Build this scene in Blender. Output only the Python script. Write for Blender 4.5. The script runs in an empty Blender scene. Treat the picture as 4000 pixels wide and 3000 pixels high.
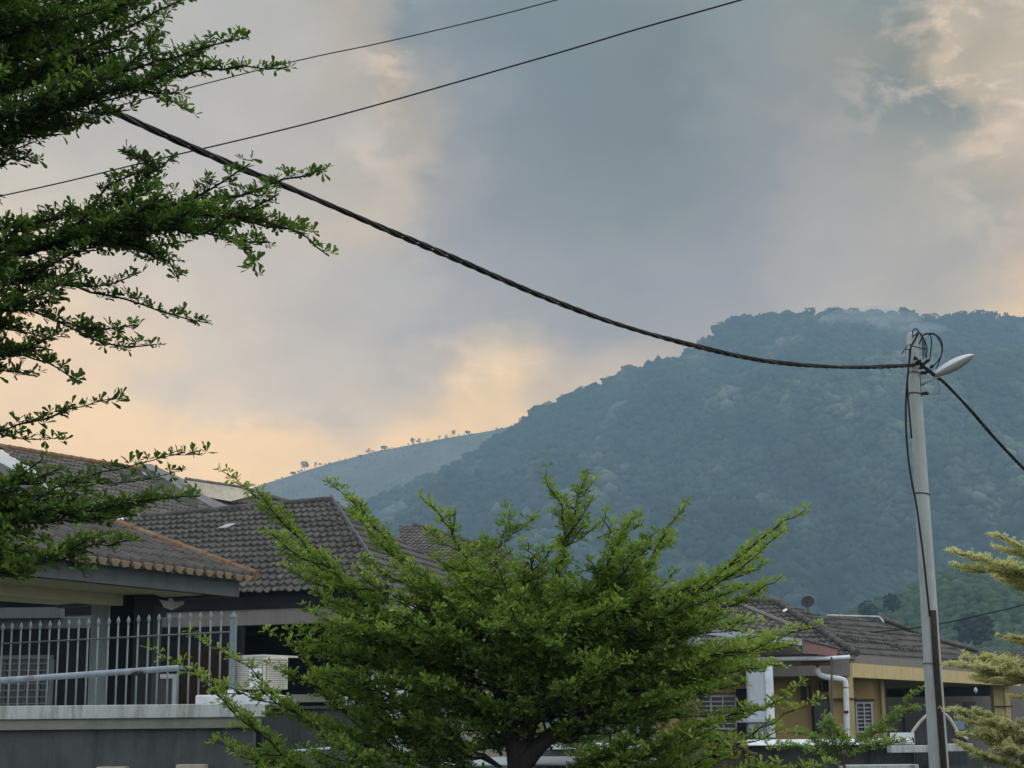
import bpy, bmesh, math, random
import numpy as np
from mathutils import Vector

rng = np.random.default_rng(7)
random.seed(7)
scene = bpy.context.scene
col = scene.collection
R = math.radians

# ------------------------------------------------------------------ camera
FPX = 6500.0
CAMZ = 1.6
PITCH = math.atan(1380.0 / FPX)
ROLL = R(0.6)
F = np.array([0, math.cos(PITCH), math.sin(PITCH)])
U0 = np.array([0, -math.sin(PITCH), math.cos(PITCH)])
R0 = np.array([1.0, 0, 0])
RT = math.cos(ROLL) * R0 - math.sin(ROLL) * U0
UP = math.cos(ROLL) * U0 + math.sin(ROLL) * R0
CAM = np.array([0, 0, CAMZ])
cd = bpy.data.cameras.new('camera')
cam = bpy.data.objects.new('camera', cd)
col.objects.link(cam)
cd.sensor_width = 36.0
cd.lens = FPX / 4000 * 36.0
cd.clip_start = 0.1
cd.clip_end = 9000
from mathutils import Matrix
M4 = Matrix(((RT[0], UP[0], -F[0], CAM[0]), (RT[1], UP[1], -F[1], CAM[1]), (RT[2], UP[2], -F[2], CAM[2]), (0, 0, 0, 1)))
cam.matrix_world = M4
scene.camera = cam


def ray(x, y):
    return ((x - 2000) / FPX) * RT + ((1500 - y) / FPX) * UP + F


def at(x, y, Y):
    d = ray(x, y)
    return CAM + d * (Y / d[1])


def hitz(x, y, z):
    d = ray(x, y)
    return CAM + d * ((z - CAMZ) / d[2])


def hitp(x, y, P, n):
    d = ray(x, y)
    return CAM + d * (np.dot(P - CAM, n) / np.dot(d, n))


# ------------------------------------------------------------------ view
scene.view_settings.view_transform = 'Standard'
scene.view_settings.look = 'None'
scene.view_settings.exposure = 0.2
scene.view_settings.gamma = 1.0
scene.cycles.use_denoising = True
scene.cycles.max_bounces = 6
scene.cycles.transparent_max_bounces = 8
scene.cycles.volume_bounces = 0


def lin(c):
    return tuple(((v / 255) / 12.92 if v <= 10 else ((v / 255 + 0.055) / 1.055) ** 2.4) for v in c)


# ------------------------------------------------------------------ sky
SUN_AZ, SUN_EL = R(80), R(38)      # azimuth from +Y towards +X
world = bpy.data.worlds.new('World')
scene.world = world
world.use_nodes = True
nt = world.node_tree
nt.nodes.clear()
N = nt.nodes.new
L = nt.links.new


def wmath(op, a, b=None, c=None, clamp=False):
    n = N('ShaderNodeMath')
    n.operation = op
    n.use_clamp = clamp
    for i, v in enumerate((a, b, c)):
        if v is None:
            continue
        if isinstance(v, (int, float)):
            n.inputs[i].default_value = v
        else:
            L(v, n.inputs[i])
    return n.outputs[0]


tc = N('ShaderNodeTexCoord')
sep = N('ShaderNodeSeparateXYZ')
L(tc.outputs['Generated'], sep.inputs[0])
az = wmath('ARCTAN2', sep.outputs[0], sep.outputs[1])
el = wmath('ARCSINE', sep.outputs[2])
# turbulence that roughens the cloud edges
comb = N('ShaderNodeCombineXYZ')
L(az, comb.inputs[0]); L(wmath('MULTIPLY', el, 1.5), comb.inputs[1])


def noise(scale, detail, rough, off=0.0):
    n = N('ShaderNodeTexNoise')
    n.noise_dimensions = '3D'
    n.inputs['Scale'].default_value = scale
    n.inputs['Detail'].default_value = detail
    n.inputs['Roughness'].default_value = rough
    mp = N('ShaderNodeMapping')
    mp.inputs['Location'].default_value = (off, off * 0.7, off * 1.3)
    L(comb.outputs[0], mp.inputs[0])
    L(mp.outputs[0], n.inputs['Vector'])
    return n


n1 = noise(9.0, 7, 0.56, 1.0)
n2 = noise(9.0, 7, 0.56, 5.0)
n3 = noise(26.0, 8, 0.62, 9.0)
azw = wmath('ADD', az, wmath('MULTIPLY', wmath('SUBTRACT', n1.outputs[0], 0.5), 0.10))
elw = wmath('ADD', el, wmath('MULTIPLY', wmath('SUBTRACT', n2.outputs[0], 0.5), 0.075))
azw = wmath('ADD', azw, wmath('MULTIPLY', wmath('SUBTRACT', n3.outputs[0], 0.5), 0.060))


def azof(x):
    return math.atan2((x - 2000) / FPX, 1.0)


def elof(y):
    return PITCH + math.atan((1500 - y) / FPX)


A0, A1 = azof(-200), azof(4200)
tx = wmath('DIVIDE', wmath('SUBTRACT', azw, A0), A1 - A0, clamp=True)
ROWS = [
    (-350, [(0, 150, 165, 178), (1200, 138, 152, 166), (2400, 122, 138, 150), (3600, 140, 150, 156), (4000, 160, 162, 160)]),
    (60, [(0, 185, 186, 188), (900, 184, 182, 180), (1250, 180, 172, 164), (1430, 170, 168, 166), (1620, 138, 149, 158), (2000, 122, 137, 146), (2500, 120, 135, 142), (2900, 134, 147, 152), (3300, 138, 148, 149), (3700, 142, 150, 148), (3950, 178, 170, 160)]),
    (320, [(0, 188, 185, 184), (1000, 186, 182, 180), (1350, 182, 175, 168), (1520, 198, 180, 165), (1640, 165, 163, 163), (1850, 136, 147, 158), (2200, 122, 137, 146), (2650, 118, 132, 140), (2950, 140, 149, 155), (3250, 152, 153, 151), (3300, 153, 154, 151), (3680, 158, 156, 150), (3830, 190, 175, 160), (3940, 222, 200, 178), (4150, 200, 184, 166)]),
    (560, [(0, 190, 186, 184), (900, 188, 184, 184), (1400, 182, 178, 176), (1600, 178, 170, 164), (1800, 152, 155, 162), (2050, 130, 141, 151), (2600, 120, 134, 142), (3000, 140, 148, 156), (3200, 152, 153, 155), (3500, 150, 154, 154), (3860, 156, 157, 154), (4040, 205, 188, 172), (4190, 214, 198, 180)]),
    (830, [(0, 204, 196, 188), (900, 196, 190, 186), (1350, 204, 190, 178), (1550, 192, 182, 174), (1750, 158, 160, 166), (2000, 138, 147, 158), (2600, 130, 142, 150), (3000, 140, 147, 157), (3300, 158, 160, 162), (3600, 168, 166, 162), (3880, 174, 170, 164), (4100, 194, 180, 166)]),
    (1080, [(0, 222, 204, 188), (600, 208, 198, 190), (1100, 198, 190, 186), (1500, 182, 180, 182), (1800, 160, 163, 172), (2300, 144, 152, 163), (2900, 150, 155, 166), (3300, 166, 166, 170), (3750, 170, 168, 167), (4100, 190, 178, 170)]),
    (1290, [(0, 244, 212, 180), (350, 222, 202, 186), (900, 206, 196, 188), (1200, 196, 188, 184), (1600, 177, 175, 178), (1850, 163, 165, 172), (2000, 158, 162, 170), (2400, 155, 160, 169), (2800, 160, 162, 168), (3400, 180, 177, 175), (3850, 192, 182, 172), (4150, 222, 196, 170)]),
    (1480, [(0, 249, 215, 181), (350, 243, 212, 182), (700, 210, 197, 187), (1200, 197, 189, 184), (1650, 196, 186, 180), (1820, 226, 202, 176), (2000, 232, 206, 176), (2250, 196, 184, 176), (2700, 190, 180, 172), (4000, 214, 192, 170)]),
    (1620, [(0, 250, 216, 181), (600, 248, 215, 181), (850, 220, 202, 186), (1150, 204, 192, 184), (1500, 212, 196, 182), (1750, 238, 208, 176), (2000, 240, 209, 176), (2300, 215, 195, 176), (4000, 220, 196, 172)]),
    (1720, [(0, 250, 216, 181), (800, 248, 215, 180), (1300, 238, 208, 178), (1700, 243, 211, 177), (4000, 225, 200, 175)]),
    (2000, [(0, 250, 215, 178), (1300, 250, 216, 178), (4000, 225, 200, 175)]),
]
HAZE_D = 0.00040
HZ_A = (0.14, 0.25, 0.33)
EXPO = 2 ** 0.2


def unhaze(c, y):
    """radiance the cloud needs beyond the haze so that it reads as seen from below"""
    c = lin((c[0], c[1] * 1.005, c[2] * .985))
    e_ = elof(y)
    T = math.exp(-HAZE_D * min(3000.0 / math.cos(e_), 638.0 / max(1e-3, math.sin(e_))))
    return tuple(max(0.0, v / EXPO - a * (1 - T)) / T / 0.95 for v, a in zip(c, HZ_A))


def ramp(row, y):
    r = N('ShaderNodeValToRGB')
    r.color_ramp.interpolation = 'EASE'
    e = r.color_ramp.elements
    while len(e) > 1:
        e.remove(e[-1])
    for i, (x, *c) in enumerate(row):
        p = (azof(x) - A0) / (A1 - A0)
        el_ = e[0] if i == 0 else e.new(p)
        el_.position = p
        el_.color = (*unhaze(c, y), 1)
    L(tx, r.inputs[0])
    return r.outputs[0]


def wmix(f, a, b):
    m = N('ShaderNodeMix')
    m.data_type = 'RGBA'
    L(f, m.inputs[0])
    for i, v in ((6, a), (7, b)):
        if isinstance(v, tuple):
            m.inputs[i].default_value = (*v, 1)
        else:
            L(v, m.inputs[i])
    return m.outputs[2]


cur = ramp(ROWS[0][1], ROWS[0][0])
for i in range(1, len(ROWS)):
    e0, e1 = elof(ROWS[i - 1][0]), elof(ROWS[i][0])
    f = wmath('DIVIDE', wmath('SUBTRACT', elw, e0), e1 - e0, clamp=True)
    f = wmath('SMOOTH_MIN', f, 1.0, 0.15)
    cur = wmix(f, cur, ramp(ROWS[i][1], ROWS[i][0]))
# fine billows
n4 = noise(14.0, 9, 0.6, 3.0)
n5 = noise(5.5, 10, 0.66, 12.0)
n5.inputs['Distortion'].default_value = 0.6
n6 = noise(30.0, 8, 0.7, 21.0)
bil = wmath('ADD', 0.525, wmath('MULTIPLY', n4.outputs[0], 0.18))
bil = wmath('ADD', bil, wmath('MULTIPLY', n5.outputs[0], 0.52))
bil = wmath('ADD', bil, wmath('MULTIPLY', n6.outputs[0], 0.06))
vm = N('ShaderNodeVectorMath'); vm.operation = 'SCALE'
L(cur, vm.inputs[0]); L(bil, vm.inputs['Scale'])
# crisp sunlit cumulus tops where the cloud breaks
fz = noise(24.0, 10, 0.62, 33.0)
fz.inputs['Distortion'].default_value = 0.35
fl_ = N('ShaderNodeMapRange'); fl_.interpolation_type = 'SMOOTHSTEP'
fl_.inputs[1].default_value = 0.47; fl_.inputs[2].default_value = 0.63
L(fz.outputs[0], fl_.inputs[0])
msk = 0.0
for (mx_, my_, mrx, mry, ma) in ((3860, 380, 330, 240, 1.0), (3980, 760, 160, 300, .5), (1500, 230, 110, 200, .55), (1480, 620, 200, 160, .35), (1850, 1480, 260, 130, .6), (1100, 1640, 500, 70, .35), (3980, 60, 160, 80, .6)):
    dx_ = wmath('MULTIPLY', wmath('SUBTRACT', az, azof(mx_)), FPX / mrx)
    dy_ = wmath('MULTIPLY', wmath('SUBTRACT', el, elof(my_)), FPX / mry)
    r2_ = wmath('ADD', wmath('MULTIPLY', dx_, dx_), wmath('MULTIPLY', dy_, dy_))
    g_ = wmath('MULTIPLY', wmath('EXPONENT', wmath('MULTIPLY', r2_, -0.7)), ma)
    msk = g_ if isinstance(msk, float) else wmath('MAXIMUM', msk, g_)
famt = wmath('MULTIPLY', msk, wmath('SUBTRACT', fl_.outputs[0], 0.42))
fvec = N('ShaderNodeVectorMath'); fvec.operation = 'SCALE'; fvec.inputs[0].default_value = (0.56, 0.385, 0.28)
L(famt, fvec.inputs['Scale'])
fadd = N('ShaderNodeVectorMath'); fadd.operation = 'ADD'
L(vm.outputs[0], fadd.inputs[0]); L(fvec.outputs[0], fadd.inputs[1])
# unseen sky overhead and behind the camera, brightened to light the foreground
fo = wmath('DIVIDE', wmath('SUBTRACT', el, R(29)), R(24), clamp=True)
OVER = (1.2, 1.28, 1.34)
vis = wmix(fo, fadd.outputs[0], OVER)
# behind the camera
fb = wmath('DIVIDE', wmath('SUBTRACT', wmath('ABSOLUTE', az), R(35)), R(50), clamp=True)
vis = wmix(fb, vis, (0.95, 0.99, 1.03))
# the physical sky behind the cloud deck
skyt = N('ShaderNodeTexSky')
skyt.sky_type = 'NISHITA'
skyt.sun_disc = False
skyt.sun_elevation = SUN_EL
skyt.sun_rotation = SUN_AZ
bg1 = N('ShaderNodeBackground'); bg1.inputs[1].default_value = 1.0
bg2 = N('ShaderNodeBackground'); bg2.inputs[1].default_value = 0.05
L(vis, bg1.inputs[0]); L(skyt.outputs[0], bg2.inputs[0])
ms = N('ShaderNodeMixShader'); ms.inputs[0].default_value = 0.06
L(bg1.outputs[0], ms.inputs[1]); L(bg2.outputs[0], ms.inputs[2])
wo = N('ShaderNodeOutputWorld')
L(ms.outputs[0], wo.inputs[0])
world.cycles.sampling_method = 'MANUAL'
world.cycles.sample_map_resolution = 1024

sd = bpy.data.lights.new('sun', 'SUN')
sd.energy = 0.9
sd.angle = R(25)
sd.color = (1.0, 0.9, 0.78)
so = bpy.data.objects.new('sun', sd)
col.objects.link(so)
sv = Vector((math.sin(SUN_AZ) * math.cos(SUN_EL), math.cos(SUN_AZ) * math.cos(SUN_EL), math.sin(SUN_EL)))
so.rotation_euler = sv.to_track_quat('Z', 'Y').to_euler()
so.location = (30, 0, 60)


# ------------------------------------------------------------------ materials
def mat(name, color, rough=0.8, var=0.12, scale=4.0, bump=0.0, bscale=40.0, metal=0.0, dirt=None, dirt_scale=1.5, dirt_amt=0.0, spec=0.3, streak=False, cell=0.0):
    m = bpy.data.materials.new(name)
    m.use_nodes = True
    t = m.node_tree
    b = t.nodes['Principled BSDF']
    b.inputs['Roughness'].default_value = rough
    b.inputs['Metallic'].default_value = metal
    b.inputs['Specular IOR Level'].default_value = spec
    tcn = t.nodes.new('ShaderNodeTexCoord')
    nz = t.nodes.new('ShaderNodeTexNoise')
    nz.inputs['Scale'].default_value = scale
    nz.inputs['Detail'].default_value = 8
    nz.inputs['Roughness'].default_value = 0.62
    t.links.new(tcn.outputs['Object'], nz.inputs['Vector'])
    rp = t.nodes.new('ShaderNodeValToRGB')
    rp.color_ramp.elements[0].position = 0.25
    rp.color_ramp.elements[1].position = 0.75
    lo = tuple(max(0, c * (1 - var)) for c in color)
    hi = tuple(min(1, c * (1 + var)) for c in color)
    rp.color_ramp.elements[0].color = (*lo, 1)
    rp.color_ramp.elements[1].color = (*hi, 1)
    t.links.new(nz.outputs[0], rp.inputs[0])
    out = rp.outputs[0]
    if dirt is not None:
        n2_ = t.nodes.new('ShaderNodeTexNoise')
        n2_.inputs['Scale'].default_value = dirt_scale
        n2_.inputs['Detail'].default_value = 10
        n2_.inputs['Roughness'].default_value = 0.7
        mp = t.nodes.new('ShaderNodeMapping')
        mp.inputs['Scale'].default_value = (3.0, 3.0, 0.5) if streak else (1, 1, 1)
        t.links.new(tcn.outputs['Object'], mp.inputs[0])
        t.links.new(mp.outputs[0], n2_.inputs['Vector'])
        r2 = t.nodes.new('ShaderNodeValToRGB')
        r2.color_ramp.elements[0].position = 0.48
        r2.color_ramp.elements[1].position = 0.68
        r2.color_ramp.elements[0].color = (0, 0, 0, 1)
        r2.color_ramp.elements[1].color = (dirt_amt,) * 3 + (1,)
        t.links.new(n2_.outputs[0], r2.inputs[0])
        mx = t.nodes.new('ShaderNodeMix'); mx.data_type = 'RGBA'
        t.links.new(r2.outputs[0], mx.inputs[0])
        t.links.new(out, mx.inputs[6])
        mx.inputs[7].default_value = (*dirt, 1)
        out = mx.outputs[2]
    if cell:
        vo = t.nodes.new('ShaderNodeTexVoronoi'); vo.inputs['Scale'].default_value = 2.6
        t.links.new(tcn.outputs['Object'], vo.inputs['Vector'])
        sc_ = t.nodes.new('ShaderNodeSeparateColor'); t.links.new(vo.outputs['Color'], sc_.inputs[0])
        mr = t.nodes.new('ShaderNodeMapRange'); mr.inputs[3].default_value = 1 - cell; mr.inputs[4].default_value = 1 + cell
        t.links.new(sc_.outputs[0], mr.inputs[0])
        sv_ = t.nodes.new('ShaderNodeVectorMath'); sv_.operation = 'SCALE'
        t.links.new(out, sv_.inputs[0]); t.links.new(mr.outputs[0], sv_.inputs['Scale'])
        out = sv_.outputs[0]
    t.links.new(out, b.inputs['Base Color'])
    if bump:
        n3_ = t.nodes.new('ShaderNodeTexNoise')
        n3_.inputs['Scale'].default_value = bscale
        n3_.inputs['Detail'].default_value = 6
        t.links.new(tcn.outputs['Object'], n3_.inputs['Vector'])
        bp = t.nodes.new('ShaderNodeBump')
        bp.inputs['Strength'].default_value = bump
        bp.inputs['Distance'].default_value = 0.02
        t.links.new(n3_.outputs[0], bp.inputs['Height'])
        t.links.new(bp.outputs[0], b.inputs['Normal'])
    return m


def leafmat(name, dark, light, pale, transl=0.3, rough=0.5, spec=0.35):
    m = bpy.data.materials.new(name)
    m.use_nodes = True
    t = m.node_tree
    t.nodes.clear()
    a = t.nodes.new('ShaderNodeAttribute'); a.attribute_name = 'tone'
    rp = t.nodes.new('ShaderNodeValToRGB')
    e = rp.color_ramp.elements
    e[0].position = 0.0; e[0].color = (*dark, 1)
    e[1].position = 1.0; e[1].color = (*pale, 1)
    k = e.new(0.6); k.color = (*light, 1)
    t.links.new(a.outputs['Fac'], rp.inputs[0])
    b = t.nodes.new('ShaderNodeBsdfPrincipled')
    b.inputs['Roughness'].default_value = rough
    b.inputs['Specular IOR Level'].default_value = spec
    t.links.new(rp.outputs[0], b.inputs['Base Color'])
    tr = t.nodes.new('ShaderNodeBsdfTranslucent')
    gm = t.nodes.new('ShaderNodeMix'); gm.data_type = 'RGBA'; gm.blend_type = 'MULTIPLY'
    gm.inputs[0].default_value = 1.0
    t.links.new(rp.outputs[0], gm.inputs[6])
    gm.inputs[7].default_value = (1.25, 1.3, 0.6, 1)
    t.links.new(gm.outputs[2], tr.inputs[0])
    mx = t.nodes.new('ShaderNodeMixShader'); mx.inputs[0].default_value = transl
    t.links.new(b.outputs[0], mx.inputs[1]); t.links.new(tr.outputs[0], mx.inputs[2])
    o = t.nodes.new('ShaderNodeOutputMaterial')
    t.links.new(mx.outputs[0], o.inputs[0])
    return m


M = {}
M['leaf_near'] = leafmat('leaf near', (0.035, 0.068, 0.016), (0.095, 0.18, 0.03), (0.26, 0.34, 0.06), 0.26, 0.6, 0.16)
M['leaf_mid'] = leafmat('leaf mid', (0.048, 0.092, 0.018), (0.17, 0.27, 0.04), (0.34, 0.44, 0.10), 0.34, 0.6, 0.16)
M['leaf_pale'] = leafmat('leaf pale', (0.09, 0.17, 0.035), (0.19, 0.31, 0.07), (0.42, 0.45, 0.18), 0.3)
M['leaf_var'] = leafmat('leaf variegated', (0.22, 0.25, 0.09), (0.50, 0.52, 0.24), (0.80, 0.75, 0.46), 0.3, 0.6, 0.2)
M['bark'] = mat('bark', (0.030, 0.026, 0.023), 0.9, 0.35, 12, 0.6, 60)
M['bark_brown'] = mat('brown bark', (0.10, 0.07, 0.05), 0.9, 0.35, 12, 0.5, 60)
M['tile_dark'] = mat('grey concrete tile', (0.086, 0.081, 0.075), 0.75, 0.3, 2.2, 0.4, 60, dirt=(0.155, 0.15, 0.135), dirt_scale=5, dirt_amt=0.6, cell=.22)
M['tile_mid'] = mat('weathered concrete tile', (0.125, 0.115, 0.105), 0.8, 0.3, 2.2, 0.4, 60, dirt=(0.2, 0.17, 0.14), dirt_scale=4, dirt_amt=0.6, cell=.22)
M['tile_clay'] = mat('weathered clay tile', (0.112, 0.095, 0.086), 0.85, 0.35, 5, 0.4, 60, dirt=(0.115, 0.115, 0.115), dirt_scale=1.6, dirt_amt=1.0)
M['clay_edge'] = mat('clay ridge tile', (0.20, 0.105, 0.058), 0.85, 0.4, 9, 0.5, 50, dirt=(0.27, 0.21, 0.13), dirt_scale=4, dirt_amt=0.9)
M['render_grey'] = mat('grey paint', (0.105, 0.115, 0.125), 0.85, 0.1, 3, 0.2, 80, dirt=(0.07, 0.07, 0.065), dirt_scale=1.6, dirt_amt=0.6, streak=True)
M['wall_dark'] = mat('dark grey wall paint', (0.088, 0.098, 0.100), 0.85, 0.2, 3, 0.35, 90, dirt=(0.045, 0.045, 0.04), dirt_scale=1.4, dirt_amt=0.9, streak=True)
M['porch_shade'] = mat('shaded charcoal paint', (0.019, 0.021, 0.026), 0.9, 0.2, 3, 0.2, 80, spec=0.06)  # near-black charcoal carries porch shade in the colour; dark trim shares it
M['beam_taupe'] = mat('taupe beam paint', (0.22, 0.205, 0.19), 0.85, 0.08, 3, 0.1, 80, dirt=(0.15, 0.14, 0.12), dirt_scale=2, dirt_amt=0.5, streak=True)
M['soffit'] = mat('cream soffit paint', (0.66, 0.60, 0.47), 0.85, 0.07, 3)
M['coping'] = mat('pale coping', (0.52, 0.555, 0.54), 0.8, 0.08, 3, 0.25, 60, dirt=(0.20, 0.21, 0.17), dirt_scale=2.6, dirt_amt=0.95, streak=True)
M['moulding'] = mat('stained moulding', (0.25, 0.26, 0.225), 0.85, 0.15, 3, 0.25, 60, dirt=(0.14, 0.18, 0.12), dirt_scale=2.5, dirt_amt=0.8)
M['white'] = mat('white paint', (0.74, 0.77, 0.82), 0.7, 0.06, 3, 0.15, 50, dirt=(0.38, 0.40, 0.42), dirt_scale=4, dirt_amt=0.6)
M['white_col'] = mat('white grey and shaded white paint', (0.45, 0.50, 0.55), 0.75, 0.06, 3, 0.1, 50, dirt=(0.3, 0.3, 0.3), dirt_scale=3, dirt_amt=0.4, streak=True)
M['ac'] = mat('cream plastic', (0.62, 0.61, 0.54), 0.55, 0.05, 6, dirt=(0.4, 0.37, 0.3), dirt_scale=4, dirt_amt=0.5)
M['fence_paint'] = mat('pale blue metal paint', (0.17, 0.225, 0.245), 0.5, 0.15, 20, 0.1, 80, dirt=(0.3, 0.27, 0.24), dirt_scale=9, dirt_amt=0.6)
M['pipe'] = mat('painted steel tube', (0.30, 0.36, 0.42), 0.5, 0.1, 12, dirt=(0.16, 0.07, 0.03), dirt_scale=5, dirt_amt=0.7)
M['rust'] = mat('rusty steel', (0.038, 0.027, 0.023), 0.85, 0.45, 18, 0.5, 60, dirt=(0.028, 0.02, 0.018), dirt_scale=8, dirt_amt=0.8)
M['pole'] = mat('concrete pole', (0.40, 0.435, 0.425), 0.8, 0.1, 6, 0.25, 90, dirt=(0.27, 0.28, 0.26), dirt_scale=2.5, dirt_amt=0.6, streak=True)
M['cable'] = mat('black cable', (0.012, 0.0115, 0.0115), 0.6, 0.2, 10, spec=0.25)
M['cable_grey'] = mat('grey cable strand', (0.05, 0.046, 0.044), 0.55, 0.2, 10, spec=0.3)
M['wire_green'] = mat('greenish wire', (0.035, 0.05, 0.045), 0.5, 0.2, 10)
M['lamp'] = mat('lamp housing', (0.72, 0.74, 0.78), 0.45, 0.04, 5)
M['lens'] = mat('lamp lens', (0.36, 0.38, 0.37), 0.25, 0.1, 12, spec=0.5)
M['glass'] = mat('dark glass', (0.015, 0.017, 0.02), 0.12, 0.2, 3, spec=0.35)
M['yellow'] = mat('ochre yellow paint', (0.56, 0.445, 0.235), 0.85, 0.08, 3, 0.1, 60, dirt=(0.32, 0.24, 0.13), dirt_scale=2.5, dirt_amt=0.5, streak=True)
M['ochre'] = mat('deep ochre and shaded yellow paint', (0.37, 0.27, 0.13), 0.85, 0.1, 3, 0.1, 60)
M['maroon'] = mat('maroon sheet', (0.17, 0.085, 0.08), 0.7, 0.15, 8)
M['brown'] = mat('brown wood', (0.06, 0.035, 0.025), 0.6, 0.3, 6)
M['grille'] = mat('white grille', (0.42, 0.44, 0.46), 0.6, 0.06, 6)
M['grille_dull'] = mat('dull grille', (0.11, 0.12, 0.125), 0.6, 0.06, 6)
M['cement'] = mat('weathered cement', (0.20, 0.20, 0.195), 0.9, 0.25, 4, 0.4, 40, dirt=(0.10, 0.105, 0.10), dirt_scale=3, dirt_amt=0.8)
M['cream_wall'] = mat('cream wall', (0.50, 0.45, 0.36), 0.85, 0.1, 4, dirt=(0.25, 0.23, 0.19), dirt_scale=3, dirt_amt=0.6, streak=True)
M['car_blue'] = mat('pale blue car paint', (0.34, 0.44, 0.50), 0.3, 0.03, 3, spec=0.5)
M['car_grey'] = mat('grey car paint', (0.26, 0.28, 0.30), 0.3, 0.03, 3, spec=0.5)
M['tyre'] = mat('tyre rubber', (0.02, 0.02, 0.02), 0.8)
M['gate'] = mat('dark gate slats', (0.055, 0.06, 0.068), 0.6, 0.2, 9)
M['plastic'] = mat('white plastic sheet', (0.80, 0.84, 0.88), 0.35, 0.08, 20, spec=0.5)
M['asphalt'] = mat('asphalt', (0.05, 0.05, 0.05), 0.9, 0.2, 3, 0.4, 80)
M['ground'] = mat('scrub ground', (0.06, 0.075, 0.035), 0.95, 0.4, 0.05)
M['hill'] = mat('forest floor', (0.030, 0.045, 0.020), 0.95, 0.3, 0.03)
M['grass_hill'] = mat('grassy ridge', (0.15, 0.135, 0.10), 0.95, 0.35, 0.012, dirt=(0.07, 0.08, 0.05), dirt_scale=0.02, dirt_amt=0.9)
M['canopy'] = leafmat('canopy', (0.020, 0.032, 0.018), (0.052, 0.066, 0.038), (0.19, 0.195, 0.14), 0.0, 0.9, 0.1)
M['canopy_mid'] = leafmat('spur canopy', (0.028, 0.048, 0.026), (0.074, 0.098, 0.055), (0.20, 0.22, 0.14), 0.0, 0.9, 0.1)
M['canopy_near'] = leafmat('near canopy', (0.05, 0.08, 0.035), (0.12, 0.16, 0.07), (0.22, 0.25, 0.12), 0.0, 0.9, 0.1)
M['col_dark'] = mat('dark grey column paint', (0.042, 0.047, 0.052), 0.9, 0.15, 3, 0.2, 80, spec=0.1)
M['rail_dull'] = mat('worn rail paint', (0.13, 0.14, 0.14), 0.6, 0.3, 20)
M['slat_gap'] = mat('louvre gap shade', (0.16, 0.155, 0.13), 0.7, 0.1, 6)
M['door_brown'] = mat('dark door wood', (0.028, 0.016, 0.011), 0.8, 0.3, 6, spec=0.08)
M['eave_cream'] = mat('bleached clay', (0.32, 0.255, 0.165), 0.85, 0.3, 9, 0.3, 50, dirt=(0.25, 0.14, 0.08), dirt_scale=6, dirt_amt=0.8)
M['dish'] = mat('dull dish', (0.045, 0.045, 0.045), 0.6, 0.2, 6)
M['blue_box'] = mat('blue plastic', (0.19, 0.28, 0.38), 0.5, 0.1, 5)
M['barge'] = mat('white bargeboard', (0.52, 0.54, 0.54), 0.8, 0.1, 4, dirt=(0.3, 0.3, 0.29), dirt_scale=3, dirt_amt=0.6)


# ------------------------------------------------------------------ helpers
def tag(o, label=None, cat=None, group=None, kind=None):
    if label: o['label'] = label
    if cat: o['category'] = cat
    if group: o['group'] = group
    if kind: o['kind'] = kind
    return o


def empty(name, loc, label=None, cat=None, group=None):
    o = bpy.data.objects.new(name, None)
    o.location = tuple(loc)
    o.empty_display_size = 0.2
    col.objects.link(o)
    return tag(o, label, cat, group)


def link(name, me, m, parent=None):
    o = bpy.data.objects.new(name, me)
    col.objects.link(o)
    for mm in (m if isinstance(m, (list, tuple)) else [m]):
        me.materials.append(mm)
    if parent is not None:
        o.parent = parent
        o.matrix_parent_inverse = Matrix.Translation(parent.location).inverted()
    return o


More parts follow.
